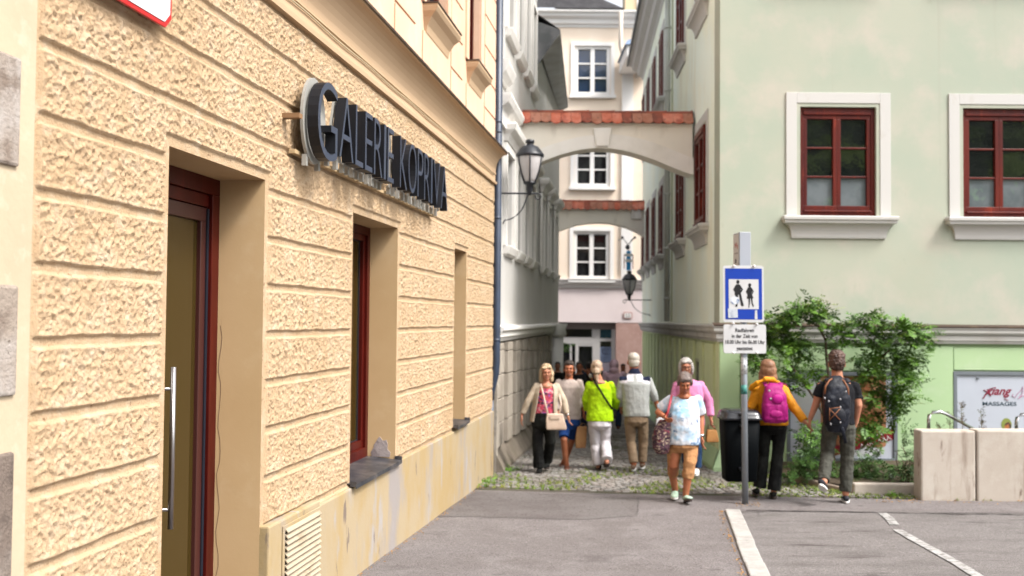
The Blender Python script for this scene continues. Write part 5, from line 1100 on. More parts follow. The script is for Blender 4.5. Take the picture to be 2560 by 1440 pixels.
class Person:
    def __init__(s, Y, fpx, fpy, facing, label, skin=M_skin, group=None):
        s.Y = Y; s.f = facing; s.skin = skin
        g = G(fpx, fpy); s.root = empty('person', (P(fpx, fpy, Y).x, Y, gz(Y)), label, 'person', group); s.B = MB()
    def J(s, px, py, dy=0): return P(px, py, s.Y+dy*s.f)     # dy>0: in the direction the person faces
    def tor(s, mb, st, inf=0, n=18, e=.85):
        """torso: (px, py, halfwidth m, halfdepth m[, dy])"""
        rings = []
        if mb is not s.B and len(st) <= 4: st = [(q[0], q[1], q[2]*.93)+tuple(q[3:]) for q in st]
        if len(st) > 4:
            st = [q if i < len(st)-3 else (q[0], q[1], q[2]*(.93, .86, .9)[i-len(st)+3])+tuple(q[3:]) for i, q in enumerate(st)]
        for q in st:
            c = s.J(q[0], q[1], q[4] if len(q) > 4 else 0); ring = []
            for j in range(n):
                t = 6.2832*j/n; cs, sn = math.cos(t), math.sin(t)
                ring.append((c.x+(q[2]+inf)*math.copysign(abs(cs)**e, cs), c.y+(q[3]+inf)*math.copysign(abs(sn)**e, sn), c.z))
            rings.append(ring)
        mb.loft(rings)
    def limb(s, mb, pts, rads, seg=12):
        if mb is not s.B:
            rads = list(rads); leg = rads[0] > .09; rads = [r*(.84 if i == 0 else .82 if i == 1 else .93) for i, r in enumerate(rads)] if leg else [r*(.79 if i == 0 else .92 if i == 1 else 1) for i, r in enumerate(rads)]
        elif rads[0] > .08: rads = [r*.84 for r in rads[:-1]]+[rads[-1]]
        mb.tube([s.J(*p) for p in pts], rads, seg, rnd=True if mb is s.B else 'start')
    def hand(s, wrist, tip, curl=.5, sd=1, dz=0):
        """wrist, tip: joints (px,py,dy); palm, four bent fingers and a thumb"""
        w, t = s.J(*wrist), s.J(*tip); d = (t-w).normalized(); lat = Vector((0, s.f*1.0, 0)); lat = (lat-d*lat.dot(d)).normalized(); nrm = d.cross(lat).normalized()*sd
        L = .185; pl_ = .095
        s.B.tube([w-d*.02, w+d*.03, w+d*.07, w+d*pl_], [(.026, .02), (.034, .017), (.041, .016), (.038, .013)], 10, side=lat, rnd=True)
        for i, (k, fl) in enumerate(((.030, .074), (.010, .084), (-.011, .078), (-.030, .062))):
            p0_ = w+d*(pl_-.008)+lat*k; c1 = (d+nrm*-curl*.5).normalized(); c2 = (d+nrm*-curl*1.5).normalized()
            s.B.tube([p0_, p0_+c1*fl*.5, p0_+c1*fl*.5+c2*fl*.5], [.0095, .009, .0075], 7, rnd=True)
        th = (d*.75+lat*.75-nrm*.25).normalized(); p0_ = w+d*.03+lat*.028; s.B.tube([p0_, p0_+th*.035, p0_+(th*.035)+(th*.6+d*.5).normalized()*.032], [.012, .0105, .0085], 7, rnd=True)
    def head(s, cpx, cpy, hh, yaw=0, pitch=0, dy=0, neck=None, nr=.056):
        """cpx,cpy: middle of the head; yaw to picture right (deg), pitch down (deg)"""
        c = s.J(cpx, cpy, dy); k = hh/.225; s.hc = c; s.hk = k
        ya = math.radians(yaw); fwd = Vector((math.sin(ya), s.f*math.cos(ya), 0)); up = Vector((0, 0, 1)); pa_ = math.radians(pitch)
        f2 = (fwd*math.cos(pa_)-up*math.sin(pa_)).normalized(); up2 = (up*math.cos(pa_)+fwd*math.sin(pa_)).normalized(); rt = f2.cross(up2).normalized(); s.ax = (rt, f2, up2)
        H = lambda x, y, z: c+rt*(x*k)+f2*(y*k)+up2*(z*k); s.H = H
        E = lambda p, r: s.B.ell(H(*p), (r[0]*k, r[1]*k, r[2]*k), s.ax)
        E((0, -.012, .028), (.074, .093, .083)); E((0, .018, -.03), (.061, .070, .075)); E((0, .045, -.082), (.036, .036, .03)); E((0, .03, -.06), (.050, .05, .04))
        E((0, .091, -.022), (.0125, .017, .017)); E((0, .087, -.002), (.009, .012, .022)); E((.077, -.005, -.012), (.011, .022, .032)); E((-.077, -.005, -.012), (.011, .022, .032)); E((0, .074, .026), (.048, .018, .010)); E((.033, .066, -.025), (.024, .02, .02)); E((-.033, .066, -.025), (.024, .02, .02))
        if neck:
            nb_ = s.J(*neck); s.B.tube([nb_-Vector((0, 0, .05)), nb_, H(0, -.022, -.07), H(0, -.015, .0)], [(nr*1.35, nr*1.1), (nr*1.08, nr), nr, nr], 12)
    def face(s, par, brow=M_brow, eyes=True):
        k = s.hk
        for sx in (-1, 1):
            MB().ell(s.H(sx*.032, .080, .004), (.0105*k, .010*k, .0046*k), s.ax, 10, 7).build('eye', M_eye, par, True)
            MB().ell(s.H(sx*.034, .082, .024), (.017*k, .010*k, .0032*k), s.ax, 10, 7).build('eyebrow', brow, par, True)
        MB().ell(s.H(0, .078, -.063), (.024*k, .011*k, .0075*k), s.ax, 10, 7).build('mouth', M_lip, par, True)
    def body(s, vox=.0065):
        o = s.B.build('body', s.skin, s.root); remesh(o, vox, 4); s.bd = o; return o
    def hair(s, m, parts, disp=.012, dsc=.03, vox=.008, tubes=()):
        b = MB(); k = s.hk
        for p, r in parts: b.ell(s.H(*p), (r[0]*k, r[1]*k, r[2]*k), s.ax)
        for pts, rads in tubes: b.tube([s.H(*p) for p in pts], rads, 10, rnd=True)
        o = b.build('hair', m, s.bd); remesh(o, vox, 3, disp, dsc); return o
    def wear(s, name, m, mb, vox=.008, it=5, disp=.022, dsc=.10, paint=None, mats=None, par=None):
        o = mb.build(name, m, par or s.root); remesh(o, vox, it, disp*.6, dsc*.8)
        if paint:
            me = o.data; me.materials.clear()
            for x in mats: me.materials.append(x)
            L = s.root.location
            for p in me.polygons:
                c = p.center; p.material_index = paint(Vector((c.x+L.x, c.y+L.y, c.z+L.z)), p.normal)
        return o
    def shoe(s, heel, toe, m, msole, w_=.046, lift=0, h=.075):
        a, t = s.J(*heel), s.J(*toe); d = (t-a).normalized(); L = max(.2, min(.27, (t-a).length)); up = Vector((0, 0, 1)); up = (up-d*up.dot(d)).normalized(); sd_ = d.cross(up)
        def ring(x, w1, z0, z1, n=14): return [a+d*x+sd_*(w1*math.cos(6.2832*j/n))+up*(z0+(z1-z0)*(.5+.5*math.sin(6.2832*j/n))) for j in range(n)]
        o = MB().loft([ring(-.03, .022, .02, .06), ring(-.015, .034, .014, h), ring(.04, .038, .012, h+.01), ring(.09, .042, .012, h-.005), ring(.15*L/.24, w_, .012, .056), ring(.2*L/.24, w_*.92, .012, .044), ring(L-.02, w_*.6, .014, .034), ring(L-.005, w_*.25, .016, .026)]).build('shoe', m, s.root, True)
        b = MB(); n = 20; pts = []
        for j in range(n):
            t_ = 6.2832*j/n; x = L/2-.02+(L/2+.018)*math.cos(t_); pts.append((x, (w_*1.02 if x > L*.5 else w_*.86)*math.sin(t_)))
        b.add([a+d*x+sd_*y-up*.006 for x, y in pts]+[a+d*x+sd_*y+up*.016 for x, y in pts], [tuple(range(n-1, -1, -1)), tuple(range(n, 2*n))]+[(i, (i+1) % n, n+(i+1) % n, n+i) for i in range(n)])
        b.build('sole', msole, o, bevel=.003)
M_whs = mat('white rubber sole', (.70, .69, .67), .5); M_dks = mat('dark rubber sole', (.05, .035, .03), .7)
def bag(name, label, mb, m, cat='bag', vox=.008, it=8, disp=.01, at=None, paint=None):
    r = empty(name, at, label, cat); o = mb.build('bag_body', m, r); remesh(o, vox, it, disp, .06); return r

# ---- A: woman in the cream cardigan -----------------------------------------------------
a = Person(14.7, 1356, 1180, -1, 'woman in cream cardigan, patterned pink blouse and wide black trousers walking towards us')
a.head(1366, 931, .228, yaw=4, pitch=4, dy=.04, neck=(1366, 960))
a.tor(a.B, [(1358, 1060, .15, .11), (1360, 1030, .15, .115), (1363, 1005, .145, .115), (1365, 975, .16, .115), (1366, 962, .13, .085), (1366, 955, .06, .06)])
a.limb(a.B, [(1341, 966), (1320, 1004, .02), (1305, 1036, .0)], [.05, .038, .025]); a.limb(a.B, [(1392, 966), (1410, 1004, .02), (1418, 1036, .06)], [.05, .038, .025])
a.hand((1305, 1036), (1301, 1064)); a.hand((1419, 1038, .06), (1426, 1066, .10))
a.limb(a.B, [(1345, 1055), (1345, 1110, .06), (1348, 1166, .10)], [.08, .055, .034]); a.limb(a.B, [(1372, 1055), (1374, 1105, .0), (1366, 1156, -.2)], [.08, .055, .034])
a.B.ell(a.J(1366, 966, .075), (.075, .045, .045)); a.body(); a.face(a.bd)
M_blond = hairmat('grey blond hair', (.252, .162, .084), (.58, .44, .28))
a.hair(M_blond, [((0, -.025, .05), (.086, .094, .082)), ((0, -.05, -.01), (.088, .07, .09)), ((.075, -.01, -.03), (.032, .05, .085)), ((-.078, -.01, -.03), (.032, .05, .085)), ((.07, -.02, -.10), (.035, .05, .06)), ((-.075, -.015, -.09), (.036, .05, .06)), ((.04, .055, .072), (.045, .03, .022)), ((-.035, .055, .075), (.045, .03, .02))], .02, .04)
b = MB(); a.tor(b, [(1358, 1040, .165, .12), (1360, 1020, .158, .13), (1363, 1000, .152, .13), (1365, 980, .16, .135), (1366, 968, .14, .10), (1366, 961, .09, .07)])
M_pat = mat('pink purple patterned blouse', (.50, .045, .09), .8, layers=(((.05, .02, .05), 15, .50, .58, (1, 1, 1.4)), ((.62, .30, .30), 22, .55, .62), ((.16, .08, .42), 9, .56, .62, (1, 1, 1.6))), bump=((22, .3, .01),))
a.wear('blouse', M_pat, b, disp=.012)
b = MB()
def cshell(P_, mb, st, gap, th=.016, n=26):
    rings = []
    for q, g in zip(st, gap):
        c = P_.J(q[0], q[1], q[4] if len(q) > 4 else 0); out, inn = [], []
        for j in range(n+1):
            t = g+(2*math.pi-2*g)*j/n; x, y = math.sin(t), math.cos(t)*P_.f
            out.append((c.x+q[2]*x, c.y+q[3]*y, c.z)); inn.append((c.x+(q[2]-th)*x, c.y+(q[3]-th)*y, c.z))
        rings.append(out+inn[::-1])
    mb.loft(rings)
cshell(a, b, [(1359, 1054, .205, .16), (1361, 1030, .195, .155), (1363, 1005, .185, .155), (1365, 982, .185, .15), (1366, 968, .175, .125), (1366, 960, .12, .09)], (.85, .80, .72, .66, .62, .62), .02)
for sx, pts in ((-1, [(1342, 966), (1320, 1004, .02), (1307, 1033, 0)]), (1, [(1391, 966), (1410, 1003, .02), (1417, 1034, .06)])): a.limb(b, pts, [.072, .056, .043])
a.wear('cardigan', cloth('cream knit cardigan', (.446, .363, .272), (.52, .43, .33), extra=(((.504, .424, .337), 12, .5, .7),)), b, disp=.02)
b = MB(); a.tor(b, [(1358, 1030, .165, .125), (1357, 1048, .185, .135), (1357, 1066, .18, .13), (1357, 1076, .10, .1)][::-1])
a.limb(b, [(1345, 1058), (1344, 1110, .06), (1348, 1170, .08)], [.105, .098, .09]); a.limb(b, [(1372, 1058), (1376, 1105, .0), (1367, 1153, -.2)], [.105, .095, .085])
M_blkt = cloth('black trousers', (.003, .003, .003), (.022, .024, .020)); a.wear('trousers', M_blkt, b, disp=.03)
a.shoe((1349, 1179, .02), (1348, 1186, .26), M_blkt, M_dks); a.shoe((1367, 1166, -.24), (1366, 1173, .0), M_blkt, M_dks)
b = MB(); q0, q1 = a.J(1387, 1034, .24), a.J(1391, 1074, .24); b.loft([[(q.x+sx*w_, q.y+sy*d_, q.z) for sx, sy in ((-1, -1), (1, -1), (1, 1), (-1, 1))] for q, w_, d_ in ((q1, .14, .055), (q1+Vector((0, 0, .03)), .148, .06), (a.J(1388, 1050, .24), .135, .055), (q0, .115, .04))])
M_hb = mat('beige leather', (.55, .42, .33), .45, spec=.5, layers=(((.47, .34, .26), 3, .45, .7),)); hbg = bag('handbag', 'beige leather shoulder bag worn in front of the woman in the cream cardigan', b, M_hb, 'handbag', at=tuple(q1), disp=.006, it=4)
MB().tube([a.J(1352, 960, .10), a.J(1357, 980, .155), a.J(1364, 1010, .18), a.J(1371, 1040, .235)], [(.012, .004)]*4, 8).tube([a.J(1398, 1036, .235), a.J(1403, 1010, .16), a.J(1398, 985, .12)], [(.012, .004)]*3, 8).build('strap', M_hb, hbg, True)
MB().box(WF, q0.x-.07, q0.x+.07, q0.z-.075, q0.z-.012, q0.y-.068, q0.y-.056).build('flap', M_hb, hbg, bevel=.004)
wb = a.J(1418.5, 1036.5, .06); MB().tube([wb+Vector((-.006, 0, .012)), wb+Vector((.006, 0, -.014))], .036, 12).build('wristwatch', mat('watch steel', (.35, .34, .33), .3, metal=1), a.bd, True)
# ---- B: man in the oatmeal sweater ---------------------------------------------------------
a = Person(15.25, 1412, 1178, -1, 'dark haired man in oatmeal sweater and blue shorts walking beside the cream cardigan', M_skint)
a.head(1423, 922, .24, yaw=-6, pitch=2, dy=.03, neck=(1422, 946))
a.tor(a.B, [(1425, 1060, .15, .11), (1424, 1030, .145, .11), (1423, 1000, .15, .11), (1422, 970, .18, .12), (1422, 954, .15, .09), (1422, 946, .06, .06)])
a.limb(a.B, [(1396, 957), (1392, 1000), (1394, 1035, .1)], [.05, .042, .03]); a.limb(a.B, [(1449, 957), (1458, 995), (1459, 1026, .02)], [.05, .042, .03]); a.hand((1459, 1027, .02), (1459, 1058, .04), .9)
a.limb(a.B, [(1412, 1058), (1410, 1100, .14), (1413, 1135, .10), (1417, 1168, .05)], [.085, .062, .058, .036]); a.limb(a.B, [(1434, 1058), (1430, 1100, -.10), (1417, 1138, -.25), (1404, 1166, -.34)], [.085, .062, .056, .036])
a.body(); a.face(a.bd); M_dkh = hairmat('dark brown hair', (.013, .008, .007), (.05, .032, .022))
MB().ell(a.H(0, .05, -.078), (.042, .042, .034), a.ax).build('stubble', mat('stubble skin', (.20, .085, .05), .7), a.bd, True)
a.hair(M_dkh, [((0, -.022, .052), (.080, .092, .075)), ((0, -.055, .0), (.076, .055, .08)), ((0, .055, .082), (.055, .032, .022)), ((.07, .0, .02), (.016, .04, .035)), ((-.07, .0, .02), (.016, .04, .035))], .012, .02)
b = MB(); a.tor(b, [(1425, 1047, .182, .135), (1424, 1036, .18, .14), (1424, 1020, .175, .14), (1423, 990, .185, .14), (1422, 968, .20, .14), (1422, 955, .165, .11), (1422, 948, .085, .075)])
a.limb(b, [(1397, 957), (1391, 1000), (1393, 1026, .1)], [.076, .062, .05]); a.limb(b, [(1448, 957), (1458, 995), (1459, 1018, .02)], [.076, .062, .05])
a.wear('sweater', cloth('oatmeal sweater', (.405, .334, .299), (.39, .315, .28)), b, disp=.024)
b = MB(); a.tor(b, [(1422, 1074, .1, .1), (1424, 1062, .18, .135), (1424, 1045, .17, .13)]); a.limb(b, [(1412, 1060), (1410, 1094, .14)], [.112, .096]); a.limb(b, [(1435, 1060), (1432, 1094, -.10)], [.112, .094])
a.wear('shorts', cloth('blue shorts', (.010, .044, .176), (.008, .03, .12)), b, disp=.02)
M_bshoe = mat('brown leather shoe', (.10, .035, .02), .5); a.shoe((1417, 1173, .0), (1418, 1180, .26), M_bshoe, M_whs); a.shoe((1404, 1168, -.36), (1403, 1176, -.12), M_bshoe, M_dks)
b = MB(); q = a.J(1451, 1119, .1); tp_ = a.J(1455, 1066, .08)
b.loft([[(p.x+sx*w_, p.y+sy*.07, p.z) for sx, sy in ((-1, -1), (1, -1), (1, 1), (-1, 1))] for p, w_ in ((q, .075), (a.J(1452, 1095, .1), .082), (tp_, .072))])
pbg = bag('paper_bag', 'brown paper carrier bag held by the man in the oatmeal sweater', b, mat('brown paper', (.36, .19, .08), .8, layers=(((.26, .12, .05), 6, .45, .7),), bump=((14, .5, .02),)), 'paper bag', it=2, at=tuple(q))
b = MB(); hp = a.J(1459, 1057, .05)
for dy in (-.05, .05): b.tube([tp_+Vector((-.05, dy, 0)), hp+Vector((-.02, dy*.3, -.01)), hp+Vector((.02, dy*.3, -.01)), tp_+Vector((.05, dy, 0))], .005, 6)
b.build('handle', mat('paper cord', (.30, .16, .07), .8), pbg, True)
# ---- C: woman in the lime blouse (from behind) ------------------------------------------------
a = Person(14.95, 1506, 1176, 1, 'woman seen from behind in lime green blouse and white trousers')
a.head(1492, 921, .235, yaw=10, dy=.02, neck=(1498, 953))
a.tor(a.B, [(1500, 1060, .16, .12), (1500, 1030, .15, .115), (1500, 1000, .15, .11), (1499, 970, .17, .115), (1499, 957, .14, .085), (1498, 950, .06, .06)])
a.limb(a.B, [(1472, 962), (1466, 1000, .05), (1470, 1030, .15)], [.05, .04, .028]); a.limb(a.B, [(1528, 962), (1543, 1000, .0), (1534, 1028, .16)], [.05, .04, .028]); a.hand((1534, 1028, .16), (1530, 1040, .28)); a.hand((1470, 1030, .15), (1470, 1046, .3))
a.limb(a.B, [(1486, 1055), (1489, 1110, .08), (1496, 1166, .0)], [.085, .06, .036]); a.limb(a.B, [(1512, 1055), (1513, 1105, .05), (1517, 1155, -.25)], [.085, .06, .036])
a.B.ell(a.J(1499, 957, -.06), (.10, .05, .04)); a.body()
a.hair(hairmat('ash blond hair', (.270, .180, .112), (.50, .38, .28)), [((0, -.02, .04), (.084, .100, .088)), ((0, -.05, -.02), (.076, .066, .075)), ((0, -.11, -.035), (.045, .04, .05))], .014, .03, tubes=[([(.0, -.10, -.05), (.01, -.105, -.12), (.025, -.11, -.20)], [.03, .028, .014])])
MB().ell(a.H(0, -.098, -.068), (.046, .036, .022), a.ax).build('hair_band', mat('black hair band', (.01, .01, .012), .7), a.bd, True)
MB().ell(a.H(-.085, -.035, -.105), (.028, .03, .034), a.ax).build('mask_loop', M_wht, a.bd, True)
b = MB(); a.tor(b, [(1500, 1052, .205, .145), (1500, 1040, .20, .15), (1500, 1018, .185, .14), (1500, 990, .18, .14), (1499, 970, .188, .14), (1499, 958, .15, .10), (1499, 952, .10, .075)])
a.limb(b, [(1473, 963), (1465, 1000, .05), (1469, 1024, .14)], [.078, .07, .058]); a.limb(b, [(1527, 963), (1544, 1000, .0), (1536, 1022, .13)], [.078, .07, .056])
a.wear('blouse', cloth('lime green linen', (.347, .585, .002), (.28, .44, .008), extra=(((.421, .669, .007), 9, .5, .7),)), b, disp=.034, dsc=.08)
b = MB(); a.tor(b, [(1500, 1074, .1, .1), (1500, 1064, .19, .14), (1500, 1042, .18, .135)]); a.limb(b, [(1485, 1060), (1488, 1110, .08), (1497, 1163, .0)], [.11, .092, .095]); a.limb(b, [(1514, 1060), (1514, 1105, .05), (1518, 1150, -.25)], [.11, .09, .09])
a.wear('trousers', cloth('white linen trousers', (.561, .535, .561), (.56, .53, .57)), b, disp=.034, dsc=.09)
a.shoe((1497, 1174, .0), (1497, 1169, .25), M_blkt, M_dks); a.shoe((1516, 1161, -.24), (1516, 1168, .0), M_blkt, M_dks)
q = a.J(1532, 1030, .05); b = MB().box(WF, q.x-.04, q.x+.05, q.z-.10, q.z+.05, q.y-.08, q.y+.10); sbg = bag('shoulder_bag', 'black shoulder bag on the right hip of the woman in lime green', b, M_blkt, at=tuple(q))
MB().tube([a.J(1484, 946, -.02), a.J(1487, 954, -.10), a.J(1498, 972, -.165), a.J(1512, 995, -.165), a.J(1528, 1019, -.12), a.J(1533, 1024, -.02)], [(.016, .005)]*6, 8, side=(.6, 0, .5)).build('strap', M_blkt, sbg, True)
# ---- D: grey haired man in the sports jacket (from behind) ----------------------------------------
a = Person(14.9, 1594, 1170, 1, 'white haired man seen from behind in grey jacket with navy and white yoke', M_skint)
a.head(1584, 905, .25, dy=.03, neck=(1585, 930), nr=.064)
a.tor(a.B, [(1591, 1050, .16, .12), (1590, 1020, .16, .12), (1589, 990, .17, .12), (1588, 960, .20, .125), (1587, 943, .17, .095), (1586, 932, .07, .07)])
a.limb(a.B, [(1555, 950), (1549, 990, .02), (1553, 1020, .18)], [.055, .045, .032]); a.limb(a.B, [(1621, 950), (1634, 985), (1644, 1018, .06)], [.055, .045, .032]); a.hand((1645, 1020, .06), (1649, 1046, .09), .9); a.hand((1553, 1020, .18), (1556, 1030, .3))
a.limb(a.B, [(1576, 1050), (1577, 1105, .05), (1585, 1160, -.1)], [.09, .062, .04]); a.limb(a.B, [(1605, 1050), (1607, 1105, .08), (1606, 1158, .08)], [.09, .062, .04]); a.body()
a.hair(hairmat('white hair', (.383, .351, .299), (.46, .41, .35)), [((0, -.02, .055), (.082, .098, .078)), ((0, -.05, .0), (.078, .066, .07)), ((0, -.06, -.035), (.066, .05, .035))], .008, .02)
b = MB(); a.tor(b, [(1591, 1040, .20, .145), (1591, 1032, .20, .15), (1590, 1010, .198, .15), (1589, 985, .205, .15), (1588, 960, .222, .15), (1587, 946, .19, .115), (1586, 937, .12, .09), (1586, 924, .078, .078), (1586, 920, .066, .066)])
a.limb(b, [(1556, 951), (1548, 990, .02), (1552, 1012, .14)], [.085, .068, .056]); a.limb(b, [(1620, 951), (1634, 985), (1638, 1001, .03)], [.085, .068, .056])
JK = [cloth('pale grey jacket', (.37, .385, .37), (.31, .325, .315)), cloth('navy yoke', (.006, .010, .029), (.014, .022, .055)), cloth('white band', (.66, .64, .70), (.6, .58, .64))]
xa, za = {}, {}
def jz(py): return P(1588, py, 14.8).z
def jx(px): return P(px, 960, 14.8).x
def jpaint(c, n):
    if c.z > jz(935) and abs(c.x-jx(1586)) < .13: return 1
    if n.y > .55: return 0
    sx = abs(c.x-jx(1588)); inner = jx(1599)-jx(1588); mid = jx(1611)-jx(1588); w_ = jx(1624)-jx(1588)
    if sx > jx(1627)-jx(1588): return 0
    top, band = jz(943)+.0, jz(930)
    zl = jz(957)
    if c.z > jz(930) and sx > jx(1601)-jx(1588): return 1
    if sx < jx(1592.5)-jx(1588): return 0 if c.z < jz(937) else 2
    if sx < mid-.02: return 2 if c.z > jz(953) else 0
    lim = jz(951)-(sx-mid)*.12
    if c.z > lim: return 1
    if c.z > lim-.035: return 2
    return 0
a.wear('jacket', JK[0], b, disp=.022, paint=jpaint, mats=JK)
b = MB(); a.tor(b, [(1591, 1066, .1, .1), (1591, 1054, .185, .14), (1591, 1034, .18, .138)]); a.limb(b, [(1576, 1052), (1577, 1105, .05), (1585, 1158, -.1)], [.11, .088, .070]); a.limb(b, [(1606, 1052), (1608, 1105, .08), (1606, 1155, .08)], [.11, .088, .070])
a.wear('trousers', cloth('khaki trousers', (.234, .167, .108), (.19, .13, .08)), b, disp=.034, dsc=.08)
M_shb = mat('brown suede', (.14, .09, .06), .8); a.shoe((1583, 1176, -.14), (1584, 1168, .12), M_shb, M_whs); a.shoe((1605, 1171, .05), (1607, 1165, .3), M_shb, M_whs)
q = a.J(1652, 1072, .1); b = MB().loft([[(p.x+sx*w_, p.y+sy*.04, p.z) for sx, sy in ((-1, -1), (1, -1), (1, 1), (-1, 1))] for p, w_ in ((q, .075), (a.J(1651, 1050, .1), .07), (a.J(1650, 1044, .1), .02))])
bag('plastic_bag', 'white plastic bag held by the man in the grey jacket', b, mat('white plastic', (.66, .66, .68), .4), at=tuple(q))
# ---- F: woman in pink (behind the white shirt) -------------------------------------------------
a = Person(14.2, 1741, 1188, -1, 'grey haired woman with glasses in pink top and jeans behind the white shirt')
a.head(1715, 918, .245, yaw=-3, pitch=3, dy=.03, neck=(1717, 946))
a.tor(a.B, [(1727, 1065, .16, .12), (1725, 1035, .16, .125), (1723, 1000, .16, .125), (1721, 970, .18, .125), (1719, 955, .15, .09), (1717, 947, .06, .06)])
a.limb(a.B, [(1692, 962), (1683, 1005), (1690, 1040, .1)], [.055, .045, .03]); a.limb(a.B, [(1752, 962), (1772, 1005), (1777, 1044, .06)], [.055, .045, .03]); a.hand((1777, 1045, .06), (1779, 1068, .09), .9)
a.limb(a.B, [(1712, 1060), (1712, 1115, .0), (1718, 1165, -.2)], [.09, .06, .04]); a.limb(a.B, [(1742, 1060), (1744, 1115, .08), (1742, 1172, .05)], [.09, .06, .04]); a.body(); a.face(a.bd)
a.hair(hairmat('grey hair', (.319, .299, .281), (.35, .32, .30)), [((0, -.025, .05), (.086, .096, .082)), ((0, -.05, -.01), (.088, .07, .09)), ((.078, -.005, -.02), (.026, .05, .085)), ((-.078, -.005, -.02), (.026, .05, .085)), ((.03, .06, .072), (.05, .028, .022)), ((-.04, .058, .072), (.04, .028, .022))], .012, .03)
g = MB()
for sx in (-1, 1): g.tube([a.H(sx*.034+.024*math.cos(t), .094, .004+.018*math.sin(t)) for t in np.linspace(0, 6.2832, 13)], .0035, 5)
g.tube([a.H(-.012, .096, .006), a.H(.012, .096, .006)], .003, 5).build('glasses', M_eye, a.bd, True)
b = MB(); a.tor(b, [(1727, 1062, .20, .15), (1726, 1045, .20, .155), (1724, 1010, .195, .155), (1722, 980, .20, .155), (1720, 962, .205, .145), (1719, 954, .17, .11), (1717, 948, .09, .08)])
a.limb(b, [(1693, 963), (1682, 1005), (1689, 1034, .1)], [.082, .068, .054]); a.limb(b, [(1751, 963), (1773, 1005), (1777, 1040, .06)], [.085, .07, .052])
a.wear('top', cloth('pink cotton', (.630, .243, .432), (.60, .21, .40)), b, disp=.028)
b = MB(); a.tor(b, [(1728, 1078, .1, .1), (1727, 1066, .185, .14), (1727, 1048, .18, .14)]); a.limb(b, [(1712, 1062), (1712, 1115, .0), (1718, 1160, -.2)], [.105, .08, .07]); a.limb(b, [(1742, 1062), (1745, 1115, .08), (1743, 1168, .05)], [.105, .08, .07])
a.wear('jeans', cloth('blue jeans', (.020, .048, .112), (.015, .035, .085)), b, disp=.022)
M_wsh = mat('white trainer', (.72, .71, .70), .5); a.shoe((1741, 1180, .0), (1739, 1189, .25), M_wsh, M_whs, .05); a.shoe((1718, 1172, -.24), (1716, 1180, .0), M_wsh, M_whs, .05)
q = a.J(1780, 1105, .12); tp_ = a.J(1779, 1074, .12); b = MB().loft([[(p.x+sx*w_, p.y+sy*d_, p.z) for sx, sy in ((-1, -1), (1, -1), (1, 1), (-1, 1))] for p, w_, d_ in ((q, .085, .06), (q+Vector((0, 0, .02)), .088, .062), (tp_, .066, .045))])
bk_ = bag('basket_bag', 'small tan basket bag held by the woman in pink', b, mat('tan leather', (.36, .17, .05), .6, layers=(((.26, .11, .03), 7, .45, .65),), bump=((40, .4, .006),)), 'handbag', at=tuple(q), it=3, disp=.004)
hp = a.J(1778.5, 1064, .1); b = MB()
for dy in (-.04, .04): b.tube([tp_+Vector((-.05, dy, 0)), tp_+Vector((-.04, dy*.7, .06)), hp, tp_+Vector((.04, dy*.7, .06)), tp_+Vector((.05, dy, 0))], .006, 6)
b.build('handle', mat('dark cord', (.10, .06, .03), .7), bk_, True)
# ---- E: woman in the white tie-dye shirt (nearest) -------------------------------------------------
a = Person(11.95, 1700, 1238, -1, 'woman in white and blue tie dye shirt and tan cropped trousers striding towards us', M_skint)
a.head(1712, 958, .235, yaw=-4, pitch=22, dy=.10, neck=(1712, 985), nr=.06)
a.tor(a.B, [(1709, 1115, .16, .12), (1709, 1085, .16, .125), (1709, 1050, .165, .13, .02), (1709, 1015, .175, .13, .01), (1710, 996, .155, .095), (1711, 985, .065, .065)])
a.limb(a.B, [(1675, 998), (1652, 1022, -.05), (1645, 1030, -.02), (1661, 1042, .10)], [.052, .044, .042, .028]); a.hand((1661, 1042, .10), (1669, 1052, .20), 1.1)
a.limb(a.B, [(1745, 998), (1752, 1042, -.05), (1754, 1090, .03)], [.052, .043, .029]); a.hand((1754, 1091, .03), (1756, 1122, .06), .6)
a.limb(a.B, [(1687, 1110), (1684, 1165, .0), (1682, 1190, -.14), (1688, 1226, -.24)], [.095, .066, .060, .036]); a.limb(a.B, [(1727, 1110), (1723, 1160, .12), (1719, 1195, .12), (1714, 1238, .09)], [.095, .066, .062, .036])
a.B.ell(a.J(1711, 992, .085), (.065, .04, .035)); a.body(); a.face(a.bd)
a.hair(hairmat('grey brown short hair', (.085, .06, .05), (.19, .15, .135)), [((0, -.02, .052), (.083, .096, .078)), ((0, -.05, .0), (.078, .062, .085)), ((.0, .055, .078), (.062, .036, .026)), ((.03, .068, .062), (.035, .022, .02)), ((.074, .005, .018), (.018, .045, .045)), ((-.074, .005, .018), (.018, .045, .045))], .018, .025)
b = MB(); a.tor(b, [(1709, 1110, .195, .15, .01), (1709, 1098, .197, .158, .01), (1709, 1070, .192, .16, .02), (1709, 1040, .19, .165, .02), (1709, 1018, .19, .15, .01), (1710, 1000, .175, .115), (1710, 991, .115, .085)])
a.limb(b, [(1676, 999), (1660, 1014, -.03), (1652, 1022, -.05)], [.076, .074, .070]); a.limb(b, [(1744, 999), (1750, 1022, -.03), (1752, 1034, -.05)], [.076, .072, .068])
M_tie = mat('tie dye cotton', (.666, .675, .720), .8, spec=.2, layers=(((.306, .522, .720), 3.6, .46, .60, (1, 1, 1.2)), ((.063, .144, .288), 6.5, .56, .64, (1, 1, 1.2)), ((.702, .711, .747), 8, .55, .66)), bump=((20, .35, .012),))
a.wear('shirt', M_tie, b, disp=.024)
